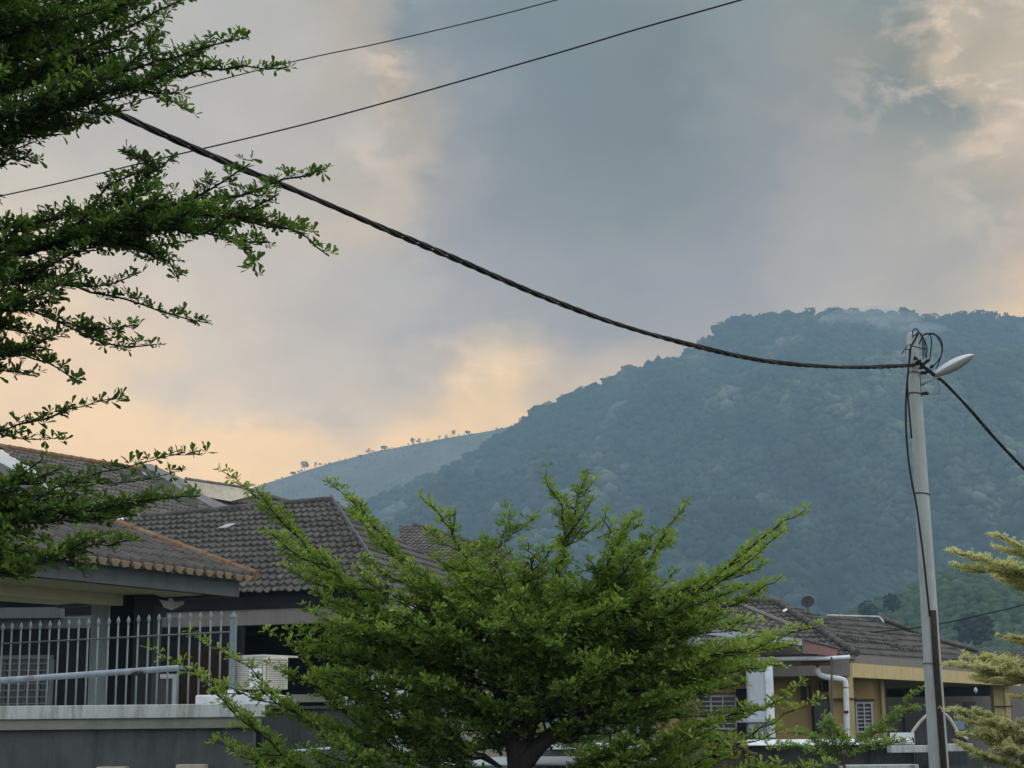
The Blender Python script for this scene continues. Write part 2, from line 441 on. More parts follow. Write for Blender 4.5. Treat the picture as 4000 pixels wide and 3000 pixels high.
class MB:
    """collects vertices and faces in world space, then links them as one object"""
    def __init__(s):
        s.v, s.f, s.n, s.mi = [], [], 0, []

    def add(s, v, f, mi=0):
        v = np.asarray(v, float).reshape(-1, 3)
        s.v.append(v)
        for q in f:
            s.f.append(tuple(int(i) + s.n for i in q))
            s.mi.append(mi)
        s.n += len(v)
        return s

    def hexa(s, p, mi=0):
        # p: 8 points, bottom ring 0-3 then top ring 4-7
        return s.add(p, [(0, 3, 2, 1), (4, 5, 6, 7), (0, 1, 5, 4), (1, 2, 6, 5), (2, 3, 7, 6), (3, 0, 4, 7)], mi)

    def box(s, lo, hi, mi=0):
        x0, y0, z0 = lo; x1, y1, z1 = hi
        return s.hexa([(x0, y0, z0), (x1, y0, z0), (x1, y1, z0), (x0, y1, z0), (x0, y0, z1), (x1, y0, z1), (x1, y1, z1), (x0, y1, z1)], mi)

    def px(s, x0, y0, x1, y1, Y, d, mi=0):
        a = at((x0), (y0 + y1) / 2, Y); b = at(x1, (y0 + y1) / 2, Y)
        t = at((x0 + x1) / 2, y0, Y)[2]; u = at((x0 + x1) / 2, y1, Y)[2]
        return s.box((a[0], Y, u), (b[0], Y + d, t), mi)

    def prism(s, pts, vec, mi=0):
        pts = [np.asarray(p, float) for p in pts]; vec = np.asarray(vec, float)
        n = len(pts)
        f = [tuple(range(n)), tuple(range(2 * n - 1, n - 1, -1))]
        for i in range(n):
            j = (i + 1) % n
            f.append((i, i + n, j + n, j))
        return s.add(pts + [p + vec for p in pts], f, mi)

    def tube(s, pts, r, sides=8, cap=True, mi=0):
        pts = np.asarray(pts, float)
        n = len(pts)
        r = np.broadcast_to(np.asarray(r, float), (n,))
        T = np.gradient(pts, axis=0)
        T /= np.linalg.norm(T, axis=1)[:, None] + 1e-12
        ref = np.array([0.0, 0, 1.0])
        if abs(T[:, 2]).mean() > 0.85:
            ref = np.array([0.0, 1.0, 0])
        A = np.cross(T, ref); A /= np.linalg.norm(A, axis=1)[:, None] + 1e-12
        B = np.cross(T, A)
        an = np.linspace(0, 2 * math.pi, sides, endpoint=False)
        v = pts[:, None, :] + r[:, None, None] * (np.cos(an)[None, :, None] * A[:, None, :] + np.sin(an)[None, :, None] * B[:, None, :])
        f = []
        for i in range(n - 1):
            for k in range(sides):
                k2 = (k + 1) % sides
                f.append((i * sides + k, i * sides + k2, (i + 1) * sides + k2, (i + 1) * sides + k))
        if cap:
            f.append(tuple(range(sides - 1, -1, -1)))
            f.append(tuple((n - 1) * sides + k for k in range(sides)))
        return s.add(v.reshape(-1, 3), f, mi)

    def build(s, name, m, parent=None, smooth=False, bevel=0.0):
        me = bpy.data.meshes.new(name)
        v = np.concatenate(s.v)
        if parent is None:
            c = np.array([v[:, 0].mean(), v[:, 1].mean(), v[:, 2].min()])
        else:
            c = np.zeros(3)
        me.from_pydata((v - c).tolist(), [], s.f)
        me.update()
        if any(s.mi):
            me.polygons.foreach_set('material_index', s.mi)
        if smooth:
            me.polygons.foreach_set('use_smooth', [True] * len(me.polygons))
        o = link(name, me, m, parent)
        if parent is None:
            o.location = c
        if bevel:
            bv = o.modifiers.new('bevel', 'BEVEL')
            bv.width = bevel; bv.segments = 2; bv.limit_method = 'ANGLE'
        return o


def spline(P, n):
    P = np.asarray(P, float)
    if len(P) == 2:
        t = np.linspace(0, 1, n)[:, None]
        return P[0] * (1 - t) + P[1] * t
    Q = np.vstack([2 * P[0] - P[1], P, 2 * P[-1] - P[-2]])
    d = np.concatenate([[0], np.cumsum(np.linalg.norm(np.diff(P, axis=0), axis=1))])
    d /= d[-1]
    out = []
    for t in np.linspace(0, 1, n):
        i = min(int(np.searchsorted(d, t, side='right')) - 1, len(P) - 2)
        u = (t - d[i]) / max(1e-9, d[i + 1] - d[i])
        p0, p1, p2, p3 = Q[i], Q[i + 1], Q[i + 2], Q[i + 3]
        out.append(0.5 * ((2 * p1) + (-p0 + p2) * u + (2 * p0 - 5 * p1 + 4 * p2 - p3) * u * u + (-p0 + 3 * p1 - 3 * p2 + p3) * u ** 3))
    return np.array(out)


def quadmesh(name, V, Q, m, parent=None, tone=None, origin=None, smooth=False, tri=False):
    """fast mesh from numpy arrays, with a per-vertex tone attribute"""
    k = 3 if tri else 4
    V = np.asarray(V, np.float32)
    if parent is None:
        c = np.array([V[:, 0].mean(), V[:, 1].mean(), V[:, 2].min()]) if origin is None else np.asarray(origin)
    else:
        c = np.zeros(3)
    me = bpy.data.meshes.new(name)
    me.vertices.add(len(V))
    me.vertices.foreach_set('co', (V - c).astype(np.float32).ravel())
    me.loops.add(len(Q) * k)
    me.loops.foreach_set('vertex_index', np.asarray(Q, np.int32).ravel())
    me.polygons.add(len(Q))
    me.polygons.foreach_set('loop_start', np.arange(len(Q), dtype=np.int32) * k)
    me.polygons.foreach_set('loop_total', np.full(len(Q), k, np.int32))
    if smooth:
        me.polygons.foreach_set('use_smooth', np.ones(len(Q), bool))
    me.update(calc_edges=True)
    if tone is not None:
        at_ = me.attributes.new('tone', 'FLOAT', 'POINT')
        at_.data.foreach_set('value', np.asarray(tone, np.float32))
    o = link(name, me, m, parent)
    if parent is None:
        o.location = c
    return o


def norm(v):
    v = np.asarray(v, float)
    return v / (np.linalg.norm(v) + 1e-12)


# ------------------------------------------------------------------ ground and road
def sheet(name, x0, y0, x1, y1, z, m):
    me = bpy.data.meshes.new(name)
    me.from_pydata([(x0, y0, z), (x1, y0, z), (x1, y1, z), (x0, y1, z)], [], [(0, 1, 2, 3)])
    o = link(name, me, m)
    tag(o, kind='structure')
    return o


sheet('ground', -2400, -150, 2400, 2900, 0.0, M['ground'])
sheet('road', -40, -6, 60, 17.0, 0.004, M['asphalt'])
kerb = MB().box((-40, 17.0, 0.0), (60, 17.15, 0.13)).build('kerb', M['cement']); tag(kerb, kind='structure')


# ------------------------------------------------------------------ mountains
def vnoise(x, y, seed=0):
    def h(i, j):
        n = (i * 374761393 + j * 668265263 + seed * 974711) & 0x7fffffff
        n = (n ^ (n >> 13)) * 1274126177 & 0x7fffffff
        return ((n ^ (n >> 16)) & 0xffff) / 65535.0
    xi, yi = np.floor(x).astype(np.int64), np.floor(y).astype(np.int64)
    fx, fy = x - xi, y - yi
    fx = fx * fx * (3 - 2 * fx); fy = fy * fy * (3 - 2 * fy)
    return (h(xi, yi) * (1 - fx) + h(xi + 1, yi) * fx) * (1 - fy) + (h(xi, yi + 1) * (1 - fx) + h(xi + 1, yi + 1) * fx) * fy


def fbm(x, y, o=4, seed=0):
    s, a, t = 0, 1.0, 0
    for k in range(o):
        s = s + a * vnoise(x * 2 ** k, y * 2 ** k, seed + k); t += a; a *= 0.5
    return s / t


class Hill:
    def __init__(s, prof, Yc, Yf, shape=1.15, relief=30, fs=90.0, seed=0):
        s.px = np.array([p[0] for p in prof], float); s.py = np.array([p[1] for p in prof], float)
        s.Yc, s.Yf, s.shape, s.relief, s.fs, s.seed = Yc, Yf, shape, relief, fs, seed

    def pos(s, x, t):
        """x: source pixel column, t: 0 crest .. 1 foot, negative behind"""
        x = np.asarray(x, float); t = np.asarray(t, float)
        y = np.interp(x, s.px, s.py)
        d = ((x - 2000) / FPX)[..., None] * RT + ((1500 - y) / FPX)[..., None] * UP + F
        C = CAM + d * (s.Yc / d[..., 1])[..., None]
        Y = s.Yc + (s.Yf - s.Yc) * t
        X = C[..., 0] * (Y / s.Yc) ** 0.8
        tt = np.clip(np.abs(t), 0, 1)
        zz = C[..., 2] * (1 - tt) ** s.shape
        rl = s.relief * np.sin(np.clip(tt, 0, 1) * math.pi) ** 0.8
        zz = zz + rl * (fbm(X / s.fs + 50, Y / (s.fs * 2.2) + 50, 4, s.seed) - 0.62) * 2
        return np.stack([X, Y, np.maximum(zz, -0.5)], -1)

    def mesh(s, name, m, nx=160, nt_=60):
        xs = np.linspace(s.px[0], s.px[-1], nx); ts = np.linspace(-0.25, 1, nt_)
        XX, TT = np.meshgrid(xs, ts, indexing='ij')
        V = s.pos(XX, TT)
        V[..., 2] = np.where(TT < 0, V[..., 2] , V[..., 2])
        V = V.reshape(-1, 3)
        Q = []
        i = np.arange(nx - 1)[:, None] * nt_ + np.arange(nt_ - 1)[None, :]
        Q = np.stack([i, i + nt_, i + nt_ + 1, i + 1], -1).reshape(-1, 4)
        o = quadmesh(name, V, Q, m, smooth=True)
        return tag(o, kind='structure')


def ico(sub):
    b = bmesh.new(); bmesh.ops.create_icosphere(b, subdivisions=sub, radius=1.0)
    V = np.array([v.co[:] for v in b.verts]); Fc = np.array([[v.index for v in f.verts] for f in b.faces]); b.free()
    return V, Fc


ICO = [ico(1), ico(2)]


def crowns(P, rad, tone, sub=1, flat=0.8, variants=8, lump=0.28):
    """many lumpy tree crowns as arrays"""
    V0, F0 = ICO[sub]
    vs = []
    for k in range(variants):
        d = 1 + lump * (rng.random((len(V0), 1)) - 0.5) * 2
        vs.append(V0 * d)
    vs = np.array(vs)
    n = len(P)
    pick = rng.integers(0, variants, n)
    ang = rng.random(n) * 6.283
    V = vs[pick]
    c, s_ = np.cos(ang)[:, None], np.sin(ang)[:, None]
    X = V[..., 0] * c - V[..., 1] * s_; Y = V[..., 0] * s_ + V[..., 1] * c
    V = np.stack([X, Y, V[..., 2] * flat], -1) * np.asarray(rad)[:, None, None] + np.asarray(P)[:, None, :]
    Fc = F0[None] + (np.arange(n) * len(V0))[:, None, None]
    tn = np.repeat(np.asarray(tone)[:, None], len(V0), 1) + (rng.random((n, len(V0))) - 0.5) * 0.12
    return V.reshape(-1, 3), Fc.reshape(-1, 3), tn.ravel()


def forest(name, hill, n, r0, r1, m, label, x0=None, x1=None, t0=0.0, t1=1.0, extra_crest=0, density=None):
    x0 = hill.px[0] if x0 is None else x0; x1 = hill.px[-1] if x1 is None else x1
    x = rng.uniform(x0, x1, n); t = rng.uniform(t0, t1, n) ** 1.0
    if extra_crest:
        x = np.concatenate([x, rng.uniform(x0, x1, extra_crest)]); t = np.concatenate([t, rng.uniform(-0.01, 0.02, extra_crest)])
    P = hill.pos(x, t)
    rad = r0 + (r1 - r0) * rng.random(len(x)) ** 2.5 * 1.3
    big = fbm(P[:, 0] / 45 + 9, P[:, 1] / 70 + 9, 4, 11)
    tone = np.clip(0.28 + (big - 0.5) * 2.2 + rng.normal(0, 0.08, len(x)) + (rng.random(len(x)) > 0.96) * 0.25, 0, 1)
    P[:, 2] += rad * 0.35
    V, Fc, tn = crowns(P, rad, tone, 0, lump=.4)
    o = quadmesh(name, V, Fc, m, tone=np.clip(tn, 0, 1), tri=True)
    return tag(o, label, 'forest', None, 'stuff')


far = Hill([(300, 2150), (700, 2010), (1000, 1897), (1150, 1850), (1300, 1803), (1480, 1757), (1620, 1731), (1750, 1706), (1900, 1682), (2050, 1650), (2300, 1640), (2700, 1700)], 2500, 1500, 1.1, 18, 160, 3)
main_ = Hill([(1100, 2200), (1300, 2080), (1470, 1965), (1600, 1900), (1750, 1825), (1900, 1735), (2050, 1641), (2140, 1597), (2250, 1537), (2350, 1496), (2450, 1457), (2550, 1427), (2640, 1405), (2690, 1385), (2740, 1362), (2775, 1318), (2800, 1290), (2860, 1268), (2950, 1254), (3050, 1245), (3150, 1238), (3250, 1233), (3350, 1234), (3450, 1238), (3560, 1242), (3600, 1266), (3640, 1250), (3700, 1250), (3850, 1248), (4000, 1256), (4400, 1250), (4900, 1400)], 2000, 900, 1.2, 120, 85, 5)
spur = Hill([(2300, 2150), (2500, 1830), (2700, 1680), (2850, 1600), (3000, 1535), (3200, 1450), (3400, 1392), (3650, 1366), (3850, 1376), (4000, 1388), (4400, 1400), (4900, 1600)], 1650, 950, 1.15, 95, 60, 8)
low = Hill([(3000, 2560), (3250, 2440), (3400, 2375), (3530, 2330), (3650, 2270), (3780, 2222), (3900, 2205), (4000, 2200), (4400, 2190), (4900, 2300)], 620, 330, 1.1, 12, 60, 12)
far.mesh('ridge', M['grass_hill'])
main_.mesh('mountain', M['hill'])
spur.mesh('hill', M['hill'])
low.mesh('hill', M['hill'])
forest('forest', main_, 30000, 2.4, 7.5, M['canopy'], 'hazy blue-green forest covering the main mountain up to its crest', 1300, 4600, 0.0, 0.75, 500)


def crest_edge(x0, x1, n, r0, r1, label, hill):
    """ragged emergent crowns, each a loose clump of small leaf masses"""
    x = rng.uniform(x0, x1, n); P0 = hill.pos(x, rng.uniform(-.004, .012, n))
    w = r0 + (r1 - r0) * rng.random(n) ** 1.6
    P, rad, tn = [], [], []
    for i in range(n):
        k = int(22 + w[i] * 3)
        u = rng.normal(0, 1, (k, 3)); u /= np.linalg.norm(u, axis=1)[:, None]; u *= rng.random((k, 1)) ** .35
        P.append(P0[i] + [0, 0, w[i] * rng.uniform(.5, 1.1)] + u * w[i] * np.array([1, 1, .62])); rad.append(rng.uniform(.10, .24, k) * w[i]); tn.append(rng.uniform(0, .35, k))
    V, Fc, tn = crowns(np.concatenate(P), np.concatenate(rad), np.concatenate(tn), 0, .8, lump=.4)
    tag(quadmesh('forest', V, Fc, M['canopy'], tone=np.clip(tn, 0, 1), tri=True), label, 'forest', None, 'stuff')


forest('scrub', far, 5000, .4, 1.3, M['canopy_near'], 'low pale scrub on the bare left ridge', 800, 2100, 0.0, 0.5)
crest_edge(2690, 4300, 190, 3.5, 8.5, 'ragged forest edge along the summit skyline', main_)
crest_edge(2000, 2690, 90, 2.5, 6.0, 'ragged forest edge along the sloping skyline', main_)
crest_edge(1000, 2050, 60, 1.0, 3.2, 'thin scrub edge along the pale left ridge', far)
forest('forest', spur, 19000, 2.0, 6.5, M['canopy_mid'], 'forest on the nearer spur behind the street lamp pole', 2350, 4500, 0.0, 0.8, 250)
forest('forest', low, 9000, 1.1, 2.6, M['canopy_near'], 'greener forest on the low hill beyond the right-hand roofs', 3050, 4600, 0.0, 0.9, 150)


def far_tree(x, ypx, hill, hpx, wpx, label, shape='round', group='trees standing out along the mountain crest'):
    Yc = hill.Yc
    base = at(x, np.interp(x, hill.px, hill.py) + (6 if hill is far else 14), Yc - 4)
    k = Yc / FPX
    h, w = hpx * k, wpx * k
    root = empty('ridge_tree', base, label, 'tree', group)
    mb = MB()
    top = base + np.array([rng.uniform(-.05, .05) * h, 0, h])
    mb.tube(spline([base - np.array([0, 0, 2]), (base + top) / 2 + np.array([rng.uniform(-.04, .04) * h, 0, 0]), top], 5), np.linspace(h * 0.035, h * 0.012, 5), 5)
    for q in range(4):
        a = rng.uniform(0, 6.28)
        s0 = base + (top - base) * rng.uniform(0.45, 0.75)
        mb.tube([s0, s0 + np.array([math.cos(a) * w * .35, math.sin(a) * w * .35, h * .22])], [h * .014, h * .006], 4)
    mb.build('trunk', M['bark'], root)
    n = 95
    a = rng.uniform(0, 6.283, n); rr = np.sqrt(rng.random(n)) * w / 2
    if shape == 'flat':
        z = h * (0.60 + 0.38 * rng.random(n)); rr *= (1.25 - (z / h - .6) * 1.2) * .8; sz = 0.11
    elif shape == 'thin':
        z = h * (0.3 + 0.7 * rng.random(n)); rr *= 0.9 * (1.1 - np.abs(z / h - 0.6)); sz = 0.075
    else:
        z = h * (0.42 + 0.56 * rng.random(n)); rr *= np.sqrt(np.clip(1 - ((z / h - 0.7) / 0.36) ** 2, 0.05, 1)); sz = 0.085
    P = base + np.stack([np.cos(a) * rr, np.sin(a) * rr, z], -1)
    V, Fc, tn = crowns(P, rng.uniform(.6, 1.2, n) * sz * max(w, h * .6), rng.uniform(0, .4, n), 0, 0.7)
    quadmesh('crown', V, Fc, M['canopy'], root, tone=np.clip(tn, 0, 1), tri=True)


for (x, hpx, wpx, sh, lb) in [
    (1190, 52, 40, 'round', 'tallest round tree alone on the left end of the pale ridge'),
    (1232, 32, 16, 'thin', 'small thin tree just right of the tallest left ridge tree'),
    (1145, 18, 26, 'round', 'low bush-like tree left of the tallest ridge tree'),
    (1441, 28, 16, 'thin', 'spindly tree on the pale ridge left of the paired bushes'),
    (1500, 22, 30, 'round', 'low spreading tree midway along the pale ridge'),
    (1612, 34, 24, 'round', 'left tree of the close pair on the pale ridge'),
    (1638, 28, 14, 'thin', 'right, thinner tree of the close pair on the pale ridge'),
    (1672, 18, 10, 'thin', 'tiny tree just right of the close pair on the ridge'),
    (1744, 22, 10, 'thin', 'tiny narrow tree before the pale ridge meets dark forest'),
    (1772, 36, 20, 'round', 'dark upright tree where the pale ridge meets dark forest'),
    (1826, 22, 26, 'round', 'low tree right of the dark upright ridge tree'),
]:
    far_tree(x, 0, far, hpx * .82, wpx * .9, lb, sh, 'small trees along the pale left ridge')
for (x, hpx, wpx, sh, lb) in [
    (2105, 44, 62, 'flat', 'bare spreading tree on the lower slope crest'),
    (2190, 26, 30, 'round', 'small crest tree uphill of the bare spreading tree'),
    (2480, 30, 38, 'round', 'rounded tree on the middle of the sloping crest'),
    (2540, 26, 30, 'round', 'smaller tree beside the rounded mid-crest tree'),
    (2692, 40, 40, 'round', 'tree on the shoulder just below the steep rise'),
    (2730, 36, 36, 'round', 'tree at the foot of the steep rise'),
    (2878, 44, 60, 'flat', 'umbrella-shaped tree at the left edge of the summit'),
    (2945, 30, 44, 'round', 'broad crown near the left edge of the summit'),
    (3015, 42, 56, 'flat', 'flat-topped tree above the left part of the summit'),
    (3110, 26, 40, 'round', 'rounded summit tree left of the mist'),
    (3240, 26, 44, 'round', 'summit tree at the left edge of the mist'),
    (3420, 36, 50, 'round', 'summit tree right of the mist'),
    (3480, 40, 46, 'round', 'broad summit tree left of the tallest one'),
    (3530, 58, 40, 'flat', 'tallest summit tree left of the gap above the pole'),
    (3618, 48, 44, 'round', 'tree just right of the gap in the summit trees'),
    (3720, 36, 70, 'round', 'wide summit crown right of the gap'),
    (3810, 42, 60, 'round', 'domed crown among the right summit trees'),
    (3880, 46, 60, 'round', 'large airy crown near the right summit end'),
    (3932, 48, 26, 'thin', 'narrow tree alone near the right edge of the summit'),
    (3985, 30, 46, 'round', 'last summit tree at the right edge of the photo'),
]:
    far_tree(x, 0, main_, hpx, wpx, lb, sh)


def hill_tree(x, y, Y, wpx, hpx, label):
    k = Y / FPX
    top = at(x, y, Y); w, h = wpx * k, hpx * k
    root = empty('hillside_tree', top - np.array([0, 0, h * 1.3]), label, 'tree', 'dark trees standing on the low hill')
    MB().tube([top - np.array([0, 0, h * 1.5]), top - np.array([0, 0, h * .3])], [w * .04, w * .02], 6).build('trunk', M['bark'], root)
    n = 240
    u = rng.normal(0, 1, (n, 3)); u /= np.linalg.norm(u, axis=1)[:, None]
    u *= (rng.random((n, 1)) ** 0.4)
    P = top - np.array([0, 0, h * .7]) + u * np.array([w / 2, w / 2, h * .72])
    V, Fc, tn = crowns(P, rng.uniform(.05, .10, n) * w, rng.uniform(0, .25, n), 0, 0.8)
    quadmesh('crown', V, Fc, M['canopy'], root, tone=np.clip(tn, 0, 1), tri=True)


hill_tree(3800, 2395, 420, 150, 85, 'dark broad tree on the low hill right of the pole')
hill_tree(3390, 2345, 480, 85, 90, 'dark tree on the left foot of the low hill')
hill_tree(3480, 2318, 500, 70, 50, 'smaller dark tree above the left foot of the low hill')


# ------------------------------------------------------------------ tiled roof planes
def tiled(name, e0, e1, slope, poly, m, parent, roll=0.165, gauge=0.34, amp=0.028, step=0.045, seg=6, shift=0.0):
    """e0,e1: eave ends (3D, left to right as seen); poly: pixel polygon lying in the roof plane"""
    e0, e1 = np.asarray(e0, float), np.asarray(e1, float)
    ux = norm(e1 - e0)
    hor = norm(np.cross(np.array([0, 0, 1.0]), ux))      # away from the eave
    if hor[1] < 0: hor = -hor
    vz = norm(hor * math.cos(slope) + np.array([0, 0, 1.0]) * math.sin(slope))
    n = norm(np.cross(ux, vz))
    if n[2] < 0: n = -n
    P3 = [hitp(x, y, e0, n) if not hasattr(y, '__len__') else np.asarray(y) for (x, y) in poly]
    uv = np.array([[np.dot(p - e0, ux), np.dot(p - e0, vz)] for p in P3])
    u0, u1, v0, v1 = uv[:, 0].min(), uv[:, 0].max(), uv[:, 1].min(), uv[:, 1].max()
    v0 = math.floor(v0 / gauge) * gauge
    us = np.arange(u0 - .01, u1 + roll / seg, roll / seg)
    nv = int(math.ceil((v1 - v0) / gauge))
    rows = []
    for k in range(nv):
        a = v0 + k * gauge
        rows += [(a, 0.0), (a + .002, step), (a + gauge * .5, step * .55)]
    rows.append((v0 + nv * gauge, 0.0))
    V = []
    for (v, h) in rows:
        ci = int((v - v0) / gauge + 1e-6)
        jit = 0.012 * math.sin(ci * 12.9898)
        ph = (us + jit) / roll * 2 * math.pi
        prof = amp * (np.maximum(np.cos(ph), -0.35))
        tj = 0.011 * np.sin(np.floor(us / (2 * roll)) * 78.233 + ci * 37.7)
        hh = h + prof + tj
        V.append(e0 + us[:, None] * ux + v * vz + hh[:, None] * n)
    V = np.concatenate(V)
    nu = len(us)
    i = (np.arange(len(rows) - 1)[:, None] * nu + np.arange(nu - 1)[None]).ravel()
    Q = np.stack([i, i + 1, i + nu + 1, i + nu], -1)
    # keep only faces near the polygon, then clip
    me = bpy.data.meshes.new('t'); me.from_pydata(V.tolist(), [], Q.tolist())
    b = bmesh.new(); b.from_mesh(me); bpy.data.meshes.remove(me)
    cen = uv.mean(0)
    k = len(uv)
    for j in range(k):
        a, c = uv[j], uv[(j + 1) % k]
        t = c - a
        if np.linalg.norm(t) < 1e-6: continue
        pn = np.array([t[1], -t[0]]); pn /= np.linalg.norm(pn)
        if np.dot(cen - a, pn) > 0: pn = -pn
        pco = e0 + a[0] * ux + a[1] * vz
        pno = pn[0] * ux + pn[1] * vz
        bmesh.ops.bisect_plane(b, geom=b.verts[:] + b.edges[:] + b.faces[:], plane_co=pco, plane_no=pno, clear_outer=True, clear_inner=False)
    me = bpy.data.meshes.new(name); b.to_mesh(me); b.free()
    o = link(name, me, m, parent)
    so_ = o.modifiers.new('thick', 'SOLIDIFY'); so_.thickness = 0.02; so_.offset = -1
    return P3, n, ux, vz


def ridge_caps(name, a, b_, r, m, parent, L_=0.38, flat=False):
    a, b_ = np.asarray(a), np.asarray(b_)
    d = b_ - a; n = max(1, int(np.linalg.norm(d) / L_)); mb = MB()
    for i in range(n):
        p = a + d * i / n; q = a + d * (i + 1.12) / n
        mb.tube([p, q], [r * (1.12 if i % 1 == 0 else 1), r * 0.92], 10)
    return mb.build(name, m, parent, smooth=False)


# ------------------------------------------------------------------ left house with tiled porch
zA = 1.6 + 600 * 25.5 / FPX
eR = hitz(995, 2262, zA); eL = hitz(-350, 2104, zA)
hA = empty('tiled_porch_house', (eR[0] - 4, eR[1] + 2, 0), 'nearest left house with orange clay tiled porch roof and grey beams behind the spear fence', 'house')
P3, nA, uxA, vzA = tiled('roof', eL, eR, R(21), [(-350, 2106), (995, 2262), (338, 2018), (-300, 1945)], M['tile_clay'], hA, roll=0.215, gauge=0.42, amp=0.085, step=0.022, seg=12)
fr = hA.children[-1]
ridge_caps('ridge_cap', P3[1] + nA * .05, P3[2] + nA * .05, 0.085, M['clay_edge'], hA, 0.40)
# eave edge tiles, one orange scallop each
mb = MB()
Lr = np.linalg.norm(eR - eL)
nsc = int(Lr / 0.215)
for i in range(nsc):
    c = eL + uxA * ((i + .5) * 0.215 + rng.uniform(-.012, .012)) - vzA * rng.uniform(.035, .06) + nA * rng.uniform(.045, .06)
    an = np.linspace(0.0, math.pi, 9)
    ring = [c + uxA * math.cos(a) * 0.082 - nA * (0.085 * math.sin(a)) for a in an]
    mb.prism(ring, vzA * 0.02)
mb.build('eave_tile', M['eave_cream'], hA)
hor = norm(np.array([vzA[0], vzA[1], 0]))
fa = MB()
f0 = eL + hor * 0.16 - np.array([0, 0, 0.0]); f1 = eR + hor * 0.16 - uxA * 0.16
fh = 0.27
fa.prism([f0 - [0, 0, .02], f1 - [0, 0, .02], f1 - [0, 0, fh], f0 - [0, 0, fh]], hor * 0.15)
# return of the fascia on the right end
g1 = f1 + hor * 3.6
fa.prism([f1 + hor * .15 - [0, 0, .02], g1 - [0, 0, .02], g1 - [0, 0, fh], f1 + hor * .15 - [0, 0, fh]], -uxA * 0.15)
fa.build('fascia', M['render_grey'], hA)
zs = zA - fh + 0.05
sf = MB()
pts = [hitz(-420, 2250, zs), hitz(930, 2312, zs), hitz(930, 2312, zs) + hor * 3.2, hitz(420, 2345, zs), hitz(-420, 2378, zs)]
pts = [f0 + hor * .16, f1 + hor * .16 - uxA * .16, f1 + hor * 3.6 - uxA * .16, f0 + hor * 4.6]
pts = [np.array([p[0], p[1], zs]) for p in pts]
sf.prism(pts, [0, 0, 0.03])
sf.build('soffit', M['soffit'], hA)
bm_ = MB()
b0 = np.array([f0[0], f0[1], zs]) + hor * 1.5; b1 = np.array([f1[0], f1[1], zs]) + hor * 1.5 - uxA * .2
bm_.prism([b0, b1, b1 - [0, 0, .16], b0 - [0, 0, .16]], hor * .2)
bm_.build('beam', M['soffit'], hA)
MB().px(-300, 2374, 235, 2416, 30.2, 0.3).build('beam', M['render_grey'], hA)
MB().px(420, 2314, 514, 2990, 24.9, .35).build('column', M['porch_shade'], hA)  # left face of the column, its shade put into a near-black colour
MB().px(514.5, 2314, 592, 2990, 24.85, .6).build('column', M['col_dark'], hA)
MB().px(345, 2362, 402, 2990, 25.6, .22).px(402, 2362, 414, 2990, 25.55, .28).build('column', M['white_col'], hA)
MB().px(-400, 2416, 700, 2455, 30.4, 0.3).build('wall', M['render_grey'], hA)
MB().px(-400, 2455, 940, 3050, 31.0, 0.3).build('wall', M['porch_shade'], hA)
# window with grille
wn = MB().px(-60, 2560, 205, 2575, 30.8, .1).px(190, 2575, 205, 2760, 30.8, .1).px(-60, 2755, 205, 2770, 30.8, .1).build('window', M['grille_dull'], hA)
g = MB()
for yy in np.arange(2590, 2750, 26):
    g.px(-60, yy, 188, yy + 6, 30.82, .03)
for xx in (15, 95, 150):
    g.px(xx, 2575, xx + 5, 2754, 30.86, .03)
g.build('window_grille', M['grille_dull'], wn)
MB().px(-60, 2576, 188, 2754, 30.9, .05).build('pane', M['glass'], wn)
wn = MB().px(572, 2633, 694, 2650, 30.6, .08).px(672, 2650, 694, 2770, 30.6, .08).px(578, 2650, 590, 2770, 30.6, .08).build('window', M['white_col'], hA)
MB().px(590, 2650, 672, 2770, 30.66, .04).build('pane', M['glass'], wn)
dr = MB().px(700, 2530, 885, 2990, 30.5, .1)
dr.build('door', M['door_brown'], hA)
# floor of the porch
MB().box((eL[0] - 2, 24.6, 0.0), (-3.6, 31, 0.12)).build('porch_floor', M['cement'], hA)

# torn white plastic hanging under the porch beam
mb = MB()
Yp = 25.0
oo = [(622, 2343), (655, 2350), (660, 2338), (672, 2340), (680, 2352), (718, 2350), (715, 2362), (672, 2384), (640, 2372)]
top_ = [at(x, y, Yp + 0.05 * math.sin(x)) for x, y in oo]
mb.prism(top_, [0.0, 0.035, 0.01])
o = mb.build('plastic_bag', M['plastic']); tag(o, 'crumpled white plastic sheet hanging under the grey porch beam', 'plastic sheet')

# ------------------------------------------------------------------ dark roofed house
zB = 1.6 + 560 * 33 / FPX
bR = hitz(1480, 2303, zB); bL = hitz(150, 2353, zB)
hB = empty('dark_roof_house', ((bL[0] + bR[0]) / 2, bL[1] + 3, 0), 'middle house with wide dark grey tiled hip roof left of the big green tree', 'house')
P3, nB, uxB, vzB = tiled('roof', bL, bR, R(27), [(150, 2352), (1530, 2301), (1297, 1957), (556, 2026), (150, 2100)], M['tile_dark'], hB, roll=0.165, gauge=0.345, amp=.036, step=.066)
apex, lef = P3[2], P3[3]
ridge_caps('ridge_cap', lef + nB * .05, apex + nB * .05, 0.07, M['tile_dark'], hB)
# right hip face
horB = norm(np.array([vzB[0], vzB[1], 0]))
hb1 = P3[1] + np.array([0, 0, 0])
farc = hb1 + horB * (2 * np.dot(apex - hb1, horB))
# hip plane through eave corner, far corner and apex
hp = np.array([hb1, farc, apex])


